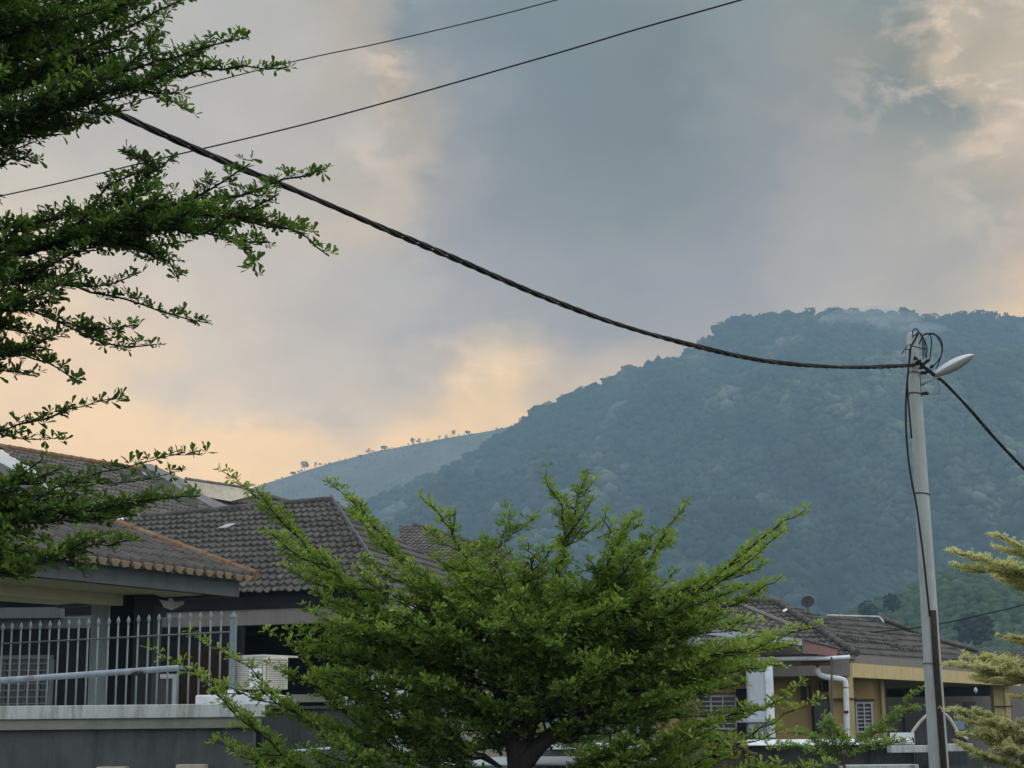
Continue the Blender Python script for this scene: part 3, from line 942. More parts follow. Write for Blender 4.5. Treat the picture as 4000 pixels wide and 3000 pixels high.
def tri_tiled(name, a, b_, c, m, parent, **kw):
    a, b_, c = map(np.asarray, (a, b_, c))
    ux = norm(b_ - a); n = norm(np.cross(b_ - a, c - a))
    if n[2] < 0: n = -n
    vz = norm(c - a - np.dot(c - a, ux) * ux)
    roll, gauge, amp, step, seg = 0.165, 0.345, 0.028, 0.045, 6
    L_ = np.linalg.norm(b_ - a); H = np.dot(c - a, vz)
    us = np.arange(0, L_ + roll / seg, roll / seg)
    rows = []
    for k in range(int(math.ceil(H / gauge))):
        rows += [(k * gauge, 0), (k * gauge + .002, step), (k * gauge + gauge * .5, step * .55)]
    rows.append((rows[-1][0] + gauge * .5, 0))
    V = np.concatenate([a + us[:, None] * ux + v * vz + (h + amp * np.maximum(np.cos(us / roll * 6.2832), -.35))[:, None] * n for v, h in rows])
    nu = len(us); i = (np.arange(len(rows) - 1)[:, None] * nu + np.arange(nu - 1)[None]).ravel()
    me = bpy.data.meshes.new('t'); me.from_pydata(V.tolist(), [], np.stack([i, i + 1, i + nu + 1, i + nu], -1).tolist())
    b = bmesh.new(); b.from_mesh(me); bpy.data.meshes.remove(me)
    cen = (a + b_ + c) / 3
    for p, q in ((a, c), (c, b_)):
        pn = norm(np.cross(q - p, n))
        if np.dot(cen - p, pn) > 0: pn = -pn
        bmesh.ops.bisect_plane(b, geom=b.verts[:] + b.edges[:] + b.faces[:], plane_co=p, plane_no=pn, clear_outer=True)
    me = bpy.data.meshes.new(name); b.to_mesh(me); b.free()
    return link(name, me, m, parent)


tri_tiled('roof', hb1, farc, apex, M['tile_dark'], hB)
ridge_caps('ridge_cap', P3[1] + nB * .02, apex + nB * .02, 0.05, M['tile_dark'], hB)
MB().tube([hitp(1478, 2212, P3[1] + nB * .16, nB), apex + nB * .16], 0.022, 6).build('lightning_rod_wire', M['grille_dull'], hB)
# pale replacement tile
pt = [hitp(x, y, bL + nB * .075, nB) for x, y in [(851, 2065), (888, 2049), (922, 2047), (884, 2063)]]
MB().prism(pt, nB * .02).build('roof_patch', M['grille'], hB)
# fascia, beam, walls
q0 = bL + horB * .16 + np.array([0, 0, .075]); q1 = bR + horB * .16 + uxB * .1 + np.array([0, 0, .075])
MB().prism([q0 - [0, 0, 0.0], q1 - [0, 0, 0.0], q1 - [0, 0, .35], q0 - [0, 0, .35]], horB * .15).build('fascia', M['porch_shade'], hB)
q0 = q0 + horB * .05 - [0, 0, .05]; q1 = q1 + horB * .05 - [0, 0, .05]
MB().prism([q0 - [0, 0, .301], q1 - [0, 0, .301], q1 - [0, 0, .62], q0 - [0, 0, .62]], horB * .25).build('beam', M['beam_taupe'], hB)
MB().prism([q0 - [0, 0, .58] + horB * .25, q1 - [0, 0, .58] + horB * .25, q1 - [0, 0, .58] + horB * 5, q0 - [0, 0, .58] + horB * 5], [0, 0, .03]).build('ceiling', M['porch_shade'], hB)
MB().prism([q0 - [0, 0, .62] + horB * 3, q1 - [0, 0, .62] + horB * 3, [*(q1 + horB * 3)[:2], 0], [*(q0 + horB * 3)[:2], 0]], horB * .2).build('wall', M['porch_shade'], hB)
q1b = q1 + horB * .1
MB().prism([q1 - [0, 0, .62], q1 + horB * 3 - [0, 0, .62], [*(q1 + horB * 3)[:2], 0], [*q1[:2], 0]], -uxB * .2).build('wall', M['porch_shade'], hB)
MB().px(590, 2380, 638, 2432, 33.2, .3).build('window', M['porch_shade'], hB)

# ------------------------------------------------------------------ upper left house behind
zC = 1.6 + 1148 * 43 / FPX
cL = hitz(-250, 1693, zC); cR = hitz(620, 1853, zC)
hC = empty('tall_roof_house', ((cL[0] + cR[0]) / 2, cL[1], 0), 'taller left house behind with brown-grey tiled gable roof, white bargeboard and cement party wall', 'house')
ux = norm(cR - cL); horC = norm(np.cross([0, 0, 1.0], ux)); horC = horC if horC[1] > 0 else -horC
sl = R(27)
ce0, ce1 = (p - horC * 6.0 - np.array([0, 0, 6.0 * math.tan(sl)]) for p in (cL, cR))
P3, nC, uxC, vzC = tiled('roof', ce0, ce1, sl, [(-20, 1740), (562, 1843), (935, 1995), (900, 2060), (520, 2090), (250, 1935), (120, 1840)], M['tile_mid'], hC, roll=0.165, gauge=0.345)
tiled('roof', ce0, ce1, sl, [(-200, 1990), (250, 1935), (620, 2110), (200, 2080), (-200, 2060)], M['tile_mid'], hC)
ridge_caps('ridge_cap', hitp(-10, 1742, P3[0] + nC * .05, nC), P3[1] + nC * .05, 0.075, M['clay_edge'], hC)
# white bargeboard
bp_ = [hitp(x, y, P3[0] + nC * .10, nC) for x, y in [(-150, 1690), (-20, 1748), (130, 1832), (285, 1935), (262, 1947), (110, 1862), (0, 1806), (-150, 1760)]]
MB().prism(bp_, -nC * .12).build('bargeboard', M['barge'], hC)
MB().prism([at(x, y, 38.5) for x, y in [(-150, 1765), (0, 1808), (110, 1864), (262, 1950), (262, 2010), (-150, 2010)]], [0, .2, 0]).build('gable_wall', M['cement'], hC)
# party wall rising above the roof
pw = [hitp(x, y, P3[0] + nC * .30, nC) for x, y in [(548, 1812), (590, 1812), (745, 1884), (935, 1983), (850, 1992), (690, 1900)]]
MB().prism(pw, [0, 0.05, -.9]).build('party_wall', M['cement'], hC)
fl = [hitp(x, y, P3[0] + nC * .12, nC) for x, y in [(556, 1842), (630, 1872), (698, 1890), (696, 1902), (640, 1886), (560, 1852)]]
MB().prism(fl, nC * .03).build('flashing', M['white'], hC)
MB().px(-300, 2020, 560, 2300, 40.5, .3).build('wall', M['cement'], hC)
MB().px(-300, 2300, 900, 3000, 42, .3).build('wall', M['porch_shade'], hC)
MB().prism([hitp(x, y, P3[0] + nC * .15, nC) for x, y in [(430, 2020), (530, 2032), (480, 2044), (445, 2042)]], nC * .03).build('flashing', M['white'], hC)

zD = 1.6 + 1010 * 47 / FPX
dL = hitz(725, 1876, zD); dR = hitz(930, 1906, zD)
hD = empty('rear_terrace_house', (dL[0], dL[1], 0), 'rear terrace house roof end with cream gable wall between party wall and ridge', 'house')
ux = norm(dR - dL); horD = norm(np.cross([0, 0, 1.0], ux)); horD = horD if horD[1] > 0 else -horD
de0, de1 = (p - horD * 6.0 - np.array([0, 0, 6.0 * math.tan(sl)]) for p in (dL, dR))
P3d, nD, uxD, vzD = tiled('roof', de0, de1, sl, [(745, 1905), (930, 1926), (1148, 1972), (1120, 2060), (800, 2060)], M['tile_mid'], hD)
cw = [at(725, 1876, 46.0), at(930, 1905, 46.6), at(1010, 1930, 46.8), at(900, 1958, 46.0), at(800, 1940, 46.0)]
MB().prism(cw, [0, .3, 0]).build('gable_wall', M['cream_wall'], hD)
ridge_caps('ridge_cap', at(722, 1874, 46.1), at(935, 1905, 46.7), 0.07, M['tile_mid'], hD, .3)
ridge_caps('ridge_cap', at(935, 1905, 46.7), at(1148, 1966, 47.5), 0.07, M['tile_mid'], hD, .3)
MB().px(730, 2030, 1150, 3000, 47.5, .3).build('wall', M['cream_wall'], hD)

# another roof further right behind the tree
zE = 1.6 + 700 * 44 / FPX
hE = empty('far_tiled_house', (at(1750, 2100, 46)[0], 46, 0), 'grey tiled house roof glimpsed through the left limbs of the big green tree', 'house')
e0 = hitz(1560, 2235, zE); e1 = hitz(2150, 2240, zE)
P3e, nE, uxE, vzE = tiled('roof', e0, e1, R(22), [(1560, 2235), (2150, 2240), (1960, 2160), (1760, 2095), (1620, 2055), (1560, 2055)], M['tile_mid'], hE)
ridge_caps('ridge_cap', P3e[4] + nE * .05, P3e[2] + nE * .05, .08, M['tile_dark'], hE)
MB().px(1590, 2250, 2120, 3000, 45, .3).build('wall', M['cream_wall'], hE)

# ------------------------------------------------------------------ boundary wall with coping at left
wA = empty('boundary_wall', (-4, 18.2, 0), 'dark grey boundary wall with pale coping and stained moulding at lower left', 'wall')
aL = at(-260, 2780, 18.0)[0]; aR = at(1016, 2780, 18.0)[0]
zt = at(500, 2753, 18.0)[2]; z1 = at(500, 2806, 18.0)[2]; z2 = at(500, 2848, 18.0)[2]
MB().box((aL, 18.0, z1), (aR, 18.36, zt)).build('coping', M['coping'], wA, bevel=0.008)
MB().box((aL, 18.035, z2), (aR - .03, 18.33, z1)).build('moulding', M['moulding'], wA, bevel=0.006)
MB().box((aL, 18.10, 0), (aR - .08, 18.28, z2)).build('wall_face', M['wall_dark'], wA)
MB().px(1016, 2757, 1500, 2768, 20.1, .3).px(1016, 2768, 1490, 3570, 20.16, .18).build('side_wall', M['wall_dark'], wA)
MB().px(1135, 2712, 1330, 2742, 20.5, .2).build('side_ledge', M['moulding'], wA)
# square cement blocks low on the wall
o = MB().px(375, 2995, 488, 3060, 17.9, .2).build('cement_block', M['cream_wall'], bevel=.008); tag(o, 'pale block end low on the grey wall, left of two', 'block', 'pale blocks below the grey wall')
o = MB().px(686, 2986, 800, 3060, 17.9, .2).build('cement_block', M['cream_wall'], bevel=.008); tag(o, 'mossy pale block low on the grey wall, right of two', 'block', 'pale blocks below the grey wall')
o = MB().px(762, 2713, 1092, 2757, 18.42, .9).build('ledge_slab', M['white'], bevel=.02); tag(o, 'bluish white painted slab on the wall under the air conditioner', 'slab')
o = MB().px(1092, 2725, 1125, 2757, 18.6, .7).build('ledge_end', M['moulding'], bevel=.01); tag(o, 'small stained block at the right end of the white slab', 'block')

# ------------------------------------------------------------------ air conditioner
Pc = at(1032, 2693, 19.0); Pl = at(912, 2693, 19.16); Pr = at(1124, 2693, 19.22)
topc = at(1032, 2566, 19.0)[2]; zb = Pc[2]
Hh = topc - zb
ac = empty('air_conditioner', (Pc[0], 19.3, zb), 'cream louvred air conditioner box standing on the white slab', 'air conditioner')
back = Pl + (Pr - Pc)
MB().hexa([Pl, Pc, Pr, back] + [p + np.array([0, 0, Hh]) for p in (Pl, Pc, Pr, back)]).build('case', M['ac'], ac, bevel=.006)
for (a, b_, nm) in ((Pl, Pc, 'louvre_panel'), (Pc, Pr, 'louvre_panel')):
    d = b_ - a; nn = norm(np.array([d[1], -d[0], 0])); mb = MB()
    for k in range(15):
        z = zb + Hh * (0.08 + k * 0.056)
        s0, s1 = a + d * .07, a + d * (.93 if k > 9 or nm != 'x' else .6)
        s0, s1 = s0.copy(), s1.copy(); s0[2] = s1[2] = z
        mb.prism([s0 + nn * .002, s1 + nn * .002, s1 + nn * .016 - [0, 0, .006], s0 + nn * .016 - [0, 0, .006]], [0, 0, .011])
    lp = mb.build(nm, M['ac'], ac)
    s0, s1 = a + d * .06 + [0, 0, Hh * .06], a + d * .94 + [0, 0, Hh * .06]
    MB().prism([s0 + nn * .002, s1 + nn * .002, s1 + nn * .002 + [0, 0, Hh * .86], s0 + nn * .002 + [0, 0, Hh * .86]], nn * .003).build('louvre_gap_shade', M['slat_gap'], lp)  # added dark sheet: shade between the slats put into the colour
d = Pc - Pl; nn = norm(np.array([d[1], -d[0], 0]))
s0 = Pl + d * .54 + [0, 0, Hh * .08]; s1 = Pl + d * .93 + [0, 0, Hh * .08]
MB().prism([s0, s1, s1 + [0, 0, Hh * .55], s0 + [0, 0, Hh * .55]], nn * .02).build('control_panel', M['white'], ac)
lidp = [Pl - norm(d) * .03, Pc + nn * .02, at(1164, 2575, 19.4), back + (Pr - Pc) * .1]
MB().prism([np.array([p[0], p[1], topc + .004]) for p in lidp], [0, 0, .022]).build('lid', M['ac'], ac)
mb = MB(); mb.tube(spline([at(x, y, 18.98) for x, y in [(925, 2697), (950, 2704), (975, 2710), (1000, 2708), (1020, 2700), (1035, 2696)]], 14), .008, 6)
mb.px(888, 2694, 920, 2706, 18.95, .05).build('bracket', M['white'], ac)
o = MB().px(905, 2576, 916, 2706, 19.25, .05).build('downpipe', M['white']); tag(o, 'white vertical pipe beside the left edge of the air conditioner', 'pipe')

# ------------------------------------------------------------------ spear fence
xs = [27, 105, 185, 265, 348, 433, 513, 598, 683, 766, 852, 943, 1025, 1112, 1198, 1288, 1375, 1465, 1553, 1645, 1733, 1823, 1913]
ysx = [415, 410, 405, 398, 395, 395, 388, 380, 378, 375, 370, 365, 358, 355, 345, 342, 335, 335, 330, 322, 320, 312, 308]
fn = empty('spear_fence', (-4, 20, zt - .1), 'pale blue metal spear-top fence standing behind the coping of the left wall', 'fence')
for i, (x, y) in enumerate([(-57, 420), (-137, 426)] + list(zip(xs, ysx))):
    X = x / 2.212; Yt = 2250 + y / 2.212
    Yd = 21.3 - 2.2 * X / 900.0
    top = at(X, Yt - 4, Yd); bx, by = top[0], top[1]
    r = .0113
    s = Yd / FPX
    mb = MB()
    mb.tube([(bx, by, 1.2), (bx, by, top[2] - 32 * s)], r, 6)
    # spear head
    zz = [top[2] - 34 * s, top[2] - 30 * s, top[2] - 22 * s, top[2] - 14 * s, top[2] - 4 * s, top[2] + 1 * s]
    rr = [r, r * .9, 6.8 * s, 7.0 * s, 2.6 * s, .3 * s]
    mb.tube([(bx, by, z) for z in zz], rr, 8)
    mb.build('picket', M['fence_paint'], fn, smooth=True)
rl = [at(-150, 2250 + 590 / 2.212, 21.35)] + [at(x / 2.212, 2250 + y / 2.212, 21.3 - 2.2 * x / 2.212 / 900 - .02) for x, y in [(0, 585), (775, 545), (1990, 482)]]
MB().tube(rl, .011, 6).build('rail', M['rail_dull'], fn)
Pp = at(911, 2398, 19.05)
mb = MB(); mb.box((Pp[0] - .035, Pp[1], 1.2), (Pp[0] + .035, Pp[1] + .07, Pp[2] - .06))
mb.tube([(Pp[0], Pp[1] + .035, Pp[2] - .06), (Pp[0], Pp[1] + .035, Pp[2] - .03), (Pp[0], Pp[1] + .035, Pp[2] + .03)], [.035, .045, .004], 8)
mb.build('post', M['fence_paint'], fn)
mb = MB(); mb.tube(spline([at(x, y, 18.2 + (0 if x < 0 else 0)) for x, y in [(-200, 2669), (0, 2658), (350, 2634), (700, 2609)]], 10), .034, 10)
mb.tube([at(700, 2609, 18.2), at(748, 2608, 18.2)], [.02, .018], 8)
o = mb.build('gate_pipe', M['pipe'], smooth=True); tag(o, 'pale blue steel tube with rust crossing in front of the spear fence', 'pipe')
MB().tube([at(512, 2632, 18.175), at(535, 2630, 18.172), at(560, 2628, 18.175)], [.010, .026, .012], 7).build('rust_patch', M['rust'], o)

# ------------------------------------------------------------------ street lamp pole
YP = 22.0
pb = at(3662, 2900, YP); pt = at(3562, 1312, YP)
kx = (pb[0] - pt[0]) / (pt[2] - pb[2])
def polec(z): return np.array([pb[0] - kx * (z - pb[2]), YP, z])
def poler(z):
    f_ = (z - pb[2]) / (pt[2] - pb[2])
    return 0.123 + (0.076 - 0.123) * f_
def zpole(y):
    return pb[2] + (pt[2] - pb[2]) * (2900 - y) / (2900 - 1312.0)
sl_ = empty('street_lamp', polec(0.0), 'grey concrete utility pole with street lamp, rusty conduit and clamped cables at right', 'street lamp')
mb = MB()
zs_ = np.linspace(0, pt[2], 14)
P = [polec(z) for z in zs_] + [polec(pt[2] + .03), polec(pt[2] + .05)]
rr = [poler(z) for z in zs_] + [.06, .02]
mb.tube(P, rr, 24)
mb.build('pole', M['pole'], sl_, smooth=True)
for y, r_ in ((1466, .007), (1550, .008), (1950, .008), (2607, .010)):
    z = zpole(y); c = polec(z); rad = poler(z) + .006
    an = np.linspace(0, 2 * math.pi, 25)
    MB().tube([c + np.array([math.cos(a) * rad, math.sin(a) * rad, math.sin(a) * -.004 - math.cos(a) * .012]) for a in an], r_, 6, cap=False).build('clamp_band', M['cable_grey'] if y < 2500 else M['cement'], sl_)
    if y < 1600:
        MB().box((c[0] + rad - .01, YP - .08, z - .02), (c[0] + rad + .07, YP - .03, z + .015)).build('clamp_bolt', M['rust'], sl_)
MB().px(3594, 1463, 3598, 1550, YP - .06, .03).build('lamp_bracket', M['cable_grey'], sl_)
# conduit
mb = MB(); mb.tube([polec(zpole(y)) + np.array([dx, -(poler(zpole(y)) + .03), 0]) for y, dx in ((2405, .015), (2600, .010), (2900, .02), (3560, .04))], .043, 10)
mb.build('conduit', M['rust'], sl_, smooth=True)
# lamp
MB().tube([at(3598, 1503, YP), at(3625, 1490, YP - .05), at(3665, 1470, YP - .1)], [.022, .02, .022], 10).build('lamp_arm', M['pole'], sl_, smooth=True)
a0 = at(3650, 1466, YP - .1); a1 = at(3806, 1385, YP - .35)
ax = norm(a1 - a0); Lh = np.linalg.norm(a1 - a0)
side = norm(np.cross(ax, [0, 0, 1])); upn = norm(np.cross(side, ax))
if upn[2] < 0: upn = -upn


def lamp_half(sign, hh, name, m):
    mb = MB(); V = []; nu, nv = 16, 12
    for i in range(nu + 1):
        t = i / nu
        w = 0.105 * (math.sin(math.pi * min(1, t * .93 + .07)) ** .5) * (0.65 + .45 * t)
        hgt = hh * (math.sin(math.pi * min(1, t * .95 + .05)) ** .6)
        for j in range(nv + 1):
            a = math.pi * j / nv
            V.append(a0 + ax * Lh * t + side * w * math.cos(a) + upn * sign * hgt * math.sin(a))
    f = [(i * (nv + 1) + j, i * (nv + 1) + j + 1, (i + 1) * (nv + 1) + j + 1, (i + 1) * (nv + 1) + j) for i in range(nu) for j in range(nv)]
    mb.add(V, f)
    return mb.build(name, m, sl_, smooth=True)


lamp_half(1, .080, 'lamp_housing', M['lamp'])
lamp_half(-1, .078, 'lamp_lens', M['lens'])
MB().tube([a0 + ax * Lh * t + side * 0.0 - upn * .004 + side * -0.105 * (math.sin(math.pi * min(1, t * .93 + .07)) ** .5) * (0.65 + .45 * t) for t in np.linspace(0.02, .98, 14)], .005, 6).build('lamp_seam', M['cable_grey'], sl_)


def cabletube(name, pts, r, label, cat='cable', m='cable', group=None, n=24, sides=6):
    o = MB().tube(spline(pts, n), r, sides).build(name, M[m], smooth=True)
    return tag(o, label, cat, group)


# jumper loops on the pole top
gp = 'black jumper loops at the pole top'
lo_ = [
    ([(3566, 1318), (3566, 1292), (3577, 1284), (3588, 1295), (3600, 1315), (3605, 1350), (3606, 1404)], 'small tight loop arching over the pole top'),
    ([(3572, 1312), (3586, 1299), (3600, 1308), (3611, 1337), (3614, 1395)], 'second jumper loop just right of the pole top'),
    ([(3590, 1345), (3605, 1312), (3622, 1302), (3637, 1318), (3637, 1363), (3630, 1412)], 'narrow jumper loop in the middle of the bunch'),
    ([(3607, 1309), (3643, 1302), (3672, 1323), (3682, 1355), (3674, 1395), (3643, 1433)], 'widest jumper loop reaching toward the lamp'),
    ([(3625, 1305), (3655, 1310), (3676, 1345), (3678, 1385), (3664, 1425), (3655, 1440)], 'jumper loop just inside the widest one'),
    ([(3600, 1312), (3612, 1330), (3621, 1360), (3618, 1400)], 'short straight-sided jumper near the pole'),
    ([(3560, 1348), (3549, 1348), (3535, 1363), (3521, 1384)], 'short cut cable stub poking left from the pole'),
    ([(3560, 1362), (3549, 1366), (3538, 1364)], 'tiny stub under the cut cable on the left of the pole'),
    ([(3560, 1350), (3590, 1358), (3612, 1364), (3620, 1362)], 'thin tie wire crossing the pole below its top'),
]
for k, (p, lb) in enumerate(lo_):
    cabletube('jumper_cable', [at(x, y, YP - .10 - .015 * k) for x, y in p], .0085 if k < 6 else .007, lb, group=gp)
cabletube('riser_cable', [at(x, y, YP - .14) for x, y in [(3588, 1300), (3570, 1335), (3556, 1360), (3551, 1417), (3541, 1525), (3538, 1616), (3541, 1706), (3551, 1810), (3566, 1905), (3576, 1950), (3592, 2060), (3610, 2200), (3632, 2408)]], .0135, 'long black cable hanging down the pole into the rusty conduit', n=60)
cabletube('riser_cable', [at(x, y, YP - .16) for x, y in [(3558, 1352), (3552, 1417), (3545, 1480), (3547, 1550), (3555, 1640), (3561, 1712)]], .012, 'shorter black cable hanging beside the long one on the pole', n=30)
cabletube('lamp_wire', [at(x, y, YP - .12) for x, y in [(3606, 1510), (3618, 1530), (3640, 1541), (3662, 1538), (3671, 1520), (3666, 1498), (3660, 1488)]], .0035, 'thin drooping wire loop below the lamp head', m='cable_grey')
# connector cluster
mb = MB()
for x, y, w, h in [(3588, 1412, 22, 16), (3606, 1422, 26, 18), (3622, 1410, 18, 12), (3640, 1432, 16, 16), (3598, 1436, 18, 10), (3628, 1450, 20, 12), (3645, 1462, 14, 10), (3575, 1400, 8, 14)]:
    a = at(x - w / 2, y + h / 3, YP - .14); b_ = at(x + w / 2, y - h / 3, YP - .18)
    mb.tube([a, (a + b_) / 2, b_], [.012, .026, .012], 8)
mb.tube([at(3572, 1392, YP - .15), at(3610, 1430, YP - .17), at(3650, 1468, YP - .15)], .012, 6)
o = mb.build('cable_clamp', M['cable'], smooth=True); tag(o, 'black knot of clamps joining the cables at the pole', 'cable clamp')


def twisted(name, path, strands, rad, r, pitch, label, ties=0, n=260):
    path = spline(path, n)
    d = np.concatenate([[0], np.cumsum(np.linalg.norm(np.diff(path, axis=0), axis=1))])
    T = np.gradient(path, axis=0); T /= np.linalg.norm(T, axis=1)[:, None]
    A = np.cross(T, [0, 0, 1.0]); A /= np.linalg.norm(A, axis=1)[:, None]; B = np.cross(T, A)
    root = empty(name, path[n // 2], label, 'cable', 'twisted overhead cables')
    wob = 1 + .25 * np.sin(d * 2.1) * np.sin(d * .73)
    for k in range(strands):
        ph = d / pitch * 2 * math.pi + k * 2 * math.pi / strands + .5 * np.sin(d * 1.3)
        P = path + rad * wob[:, None] * (np.cos(ph)[:, None] * A + np.sin(ph)[:, None] * B)
        MB().tube(P, r, 5).build('strand', M['cable'] if k else M['cable_grey'], root, smooth=True)
    for k in range(ties):
        i = int((k + .6) / ties * (n - 8)); p = path[i]
        q = path[min(n - 1, i + 2)]
        MB().tube(spline([p, p + np.array([.03, 0, -.03]), p + (q - p) * .5 + np.array([0.05, 0, -.045]), p + (q - p) + np.array([.10, 0, -.055])], 6), .0028, 4).build('tie_end', M['cable'], root)


px1 = [(3570, 1425), (3540, 1428), (3300, 1434), (3000, 1411), (2700, 1347), (2400, 1262), (2100, 1150), (1800, 1020), (1500, 893), (1150, 742), (930, 653), (700, 553), (500, 462), (415, 418)]
P1 = []
for x, y in px1:
    X0, Y0 = at(3570, 1425, YP - .12)[0], YP - .12
    u = (x - 2000) / FPX
    XL, YL = at(415, 418, 11.5)[0], 11.5
    # intersect the view column with the plan line of the span
    mdir = (X0 - XL) / (Y0 - YL)
    uu = at(x, y, 10.0)[0] / 10.0
    Yh = (XL - mdir * YL) / (uu - mdir)
    P1.append(at(x, y, Yh))
dlast = P1[-1] - P1[-2]
P1 += [P1[-1] + dlast * 2.2 + np.array([0, 0, .12]), P1[-1] + dlast * 6 + np.array([0, 0, .6])]
twisted('twisted_cable', P1, 4, .0165, .0115, .85, 'long thick twisted black cable sagging from upper left to the lamp pole', 9, 420)
px2 = [(3580, 1418), (3625, 1445), (3660, 1475), (3690, 1496), (3780, 1590), (3880, 1705), (4000, 1832), (4200, 2030), (4600, 2330), (5200, 2560)]
P2 = [at(x, y, YP - .12 + (7.5 * ((x - 3580) / 620.0))) for x, y in px2]
twisted('twisted_cable', P2, 4, .0155, .0115, .7, 'short twisted black cable falling from the pole to the right edge', 4, 320)

wA_ = [at(x, y, max(11.0, 16 + (2400 - x) / 500.)) for x, y in [(-400, 560), (300, 448), (1105, 250), (1500, 165), (1900, 71), (2190, -5), (2900, -200), (4200, -600)]]
cabletube('thin_wire', wA_, .0070, 'upper thin greenish wire crossing the top of the sky', 'wire', 'wire_green', 'thin overhead wires', 60)
wB_ = [at(x, y, max(11.0, 14 + (2900 - x) / 600.)) for x, y in [(-400, 850), (190, 725), (590, 628), (1250, 470), (2083, 235), (2486, 115), (2900, -2), (3400, -150), (4600, -520)]]
cabletube('thin_wire', wB_, .0080, 'lower thin black wire crossing the sky behind the thick cable', 'wire', 'cable', 'thin overhead wires', 60)
for (x, y) in ((2083, 235), (2486, 115)):
    pass
wC_ = [at(x, y, 45) for x, y in [(3300, 2478), (3550, 2456), (3700, 2432), (3850, 2398), (4000, 2362), (4400, 2250), (5400, 1960)]]
cabletube('thin_wire', wC_, .018, 'thin dark wire behind the pole above the right-hand roofs', 'wire', 'cable', 'thin overhead wires', 40)

# ------------------------------------------------------------------ yellow house on the right
YR = 38.0
hF = empty('yellow_house', (at(3200, 2800, YR)[0], YR + 3, 0), 'ochre yellow house with dark tiled hip roof, open porch and white downpipe at right', 'house')
zF = 1.6 + 305 * YR / FPX
c0 = hitz(3346, 2561, zF); c1 = hitz(3690, 2590, zF)
while (c1[0] / c1[1]) < (3955 - 2000) / FPX: c1 = c1 + norm(c1 - c0) * .1
_d = c1 - CAM; _k = 1 / np.dot(_d, F)
c1_px = (2000 + FPX * np.dot(_d, RT) * _k, 1500 - FPX * np.dot(_d, UP) * _k)
P3, nF, uxF, vzF = tiled('roof', c0, c1, R(24), [(3346, 2561), c1_px, (3615, 2549), (3219, 2417), (3030, 2354)], M['tile_dark'], hF, amp=.034, step=.06)
horF = norm(np.array([vzF[0], vzF[1], 0]))
# front-left hip face
ap = P3[4]; cor = P3[0]
l0 = np.array([at(2700, 2530, 41.0)[0], 41.0, zF])
# plane through the eave (l0 -> cor) and apex
n2_ = norm(np.cross(cor - l0, ap - l0)); n2_ = n2_ if n2_[2] > 0 else -n2_
ap2 = hitp(2760, 2362, l0, n2_)


def plane_tiled(name, pts3, m, parent):
    """tiles over a convex polygon; the first edge is the eave"""
    a, b_ = pts3[0], pts3[1]
    ux = norm(b_ - a); n = norm(np.cross(b_ - a, pts3[2] - a)); n = n if n[2] > 0 else -n
    vz = np.cross(n, ux); vz = vz if vz[2] > 0 else -vz
    roll, gauge, amp, step, seg = 0.165, 0.345, 0.028, 0.045, 6
    uv = np.array([[np.dot(p - a, ux), np.dot(p - a, vz)] for p in pts3])
    us = np.arange(uv[:, 0].min(), uv[:, 0].max() + roll / seg, roll / seg)
    v0 = math.floor(uv[:, 1].min() / gauge) * gauge
    rows = []
    for k in range(int(math.ceil((uv[:, 1].max() - v0) / gauge))):
        rows += [(v0 + k * gauge, 0), (v0 + k * gauge + .002, step), (v0 + k * gauge + gauge * .5, step * .55)]
    rows.append((rows[-1][0] + gauge * .5, 0))
    V = np.concatenate([a + us[:, None] * ux + v * vz + (h + amp * np.maximum(np.cos(us / roll * 6.2832), -.35))[:, None] * n for v, h in rows])
    nu = len(us); i = (np.arange(len(rows) - 1)[:, None] * nu + np.arange(nu - 1)[None]).ravel()
    me = bpy.data.meshes.new('t'); me.from_pydata(V.tolist(), [], np.stack([i, i + 1, i + nu + 1, i + nu], -1).tolist())
    b = bmesh.new(); b.from_mesh(me); bpy.data.meshes.remove(me)
    cen = np.mean(pts3, axis=0); k = len(pts3)
    for j in range(1, k):
        p, q = pts3[j], pts3[(j + 1) % k]
        pn = norm(np.cross(q - p, n))
        if np.dot(cen - p, pn) > 0: pn = -pn
        bmesh.ops.bisect_plane(b, geom=b.verts[:] + b.edges[:] + b.faces[:], plane_co=p, plane_no=pn, clear_outer=True)
    me = bpy.data.meshes.new(name); b.to_mesh(me); b.free()
    return link(name, me, m, parent)


plane_tiled('roof', [l0, cor, ap, ap2], M['tile_dark'], hF)
ridge_caps('ridge_cap', cor + [0, 0, .06], ap + [0, 0, .06], .08, M['tile_dark'], hF)
ridge_caps('ridge_cap', ap2 + [0, 0, .06], ap + [0, 0, .06], .08, M['tile_dark'], hF)
# lower front roof with pale verge
q = [at(2740, 2450, 36.0), at(3132, 2492, 36.4), at(3108, 2462, 37.0), at(2885, 2372, 38.6), at(2800, 2395, 38.4)]
nq = norm(np.cross(q[1] - q[0], q[3] - q[0])); nq = nq if nq[2] > 0 else -nq
q = [q[0], q[1]] + [hitp(x, y, q[0], nq) for x, y in ((3110, 2464), (2885, 2372), (2780, 2400))]
plane_tiled('roof', q, M['tile_mid'], hF)
MB().tube([q[2] + nq * .08, q[3] + nq * .08], .05, 6).build('verge', M['beam_taupe'], hF)
MB().prism([q[0] - [0, 0, .02], q[1] - [0, 0, .02], q[1] - [0, 0, .16], q[0] - [0, 0, .14]], [0, .12, 0]).build('fascia', M['white_col'], hF)
MB().px(2500, 2515, 3128, 2600, 37.2, .2).build('gable_wall', M['beam_taupe'], hF)
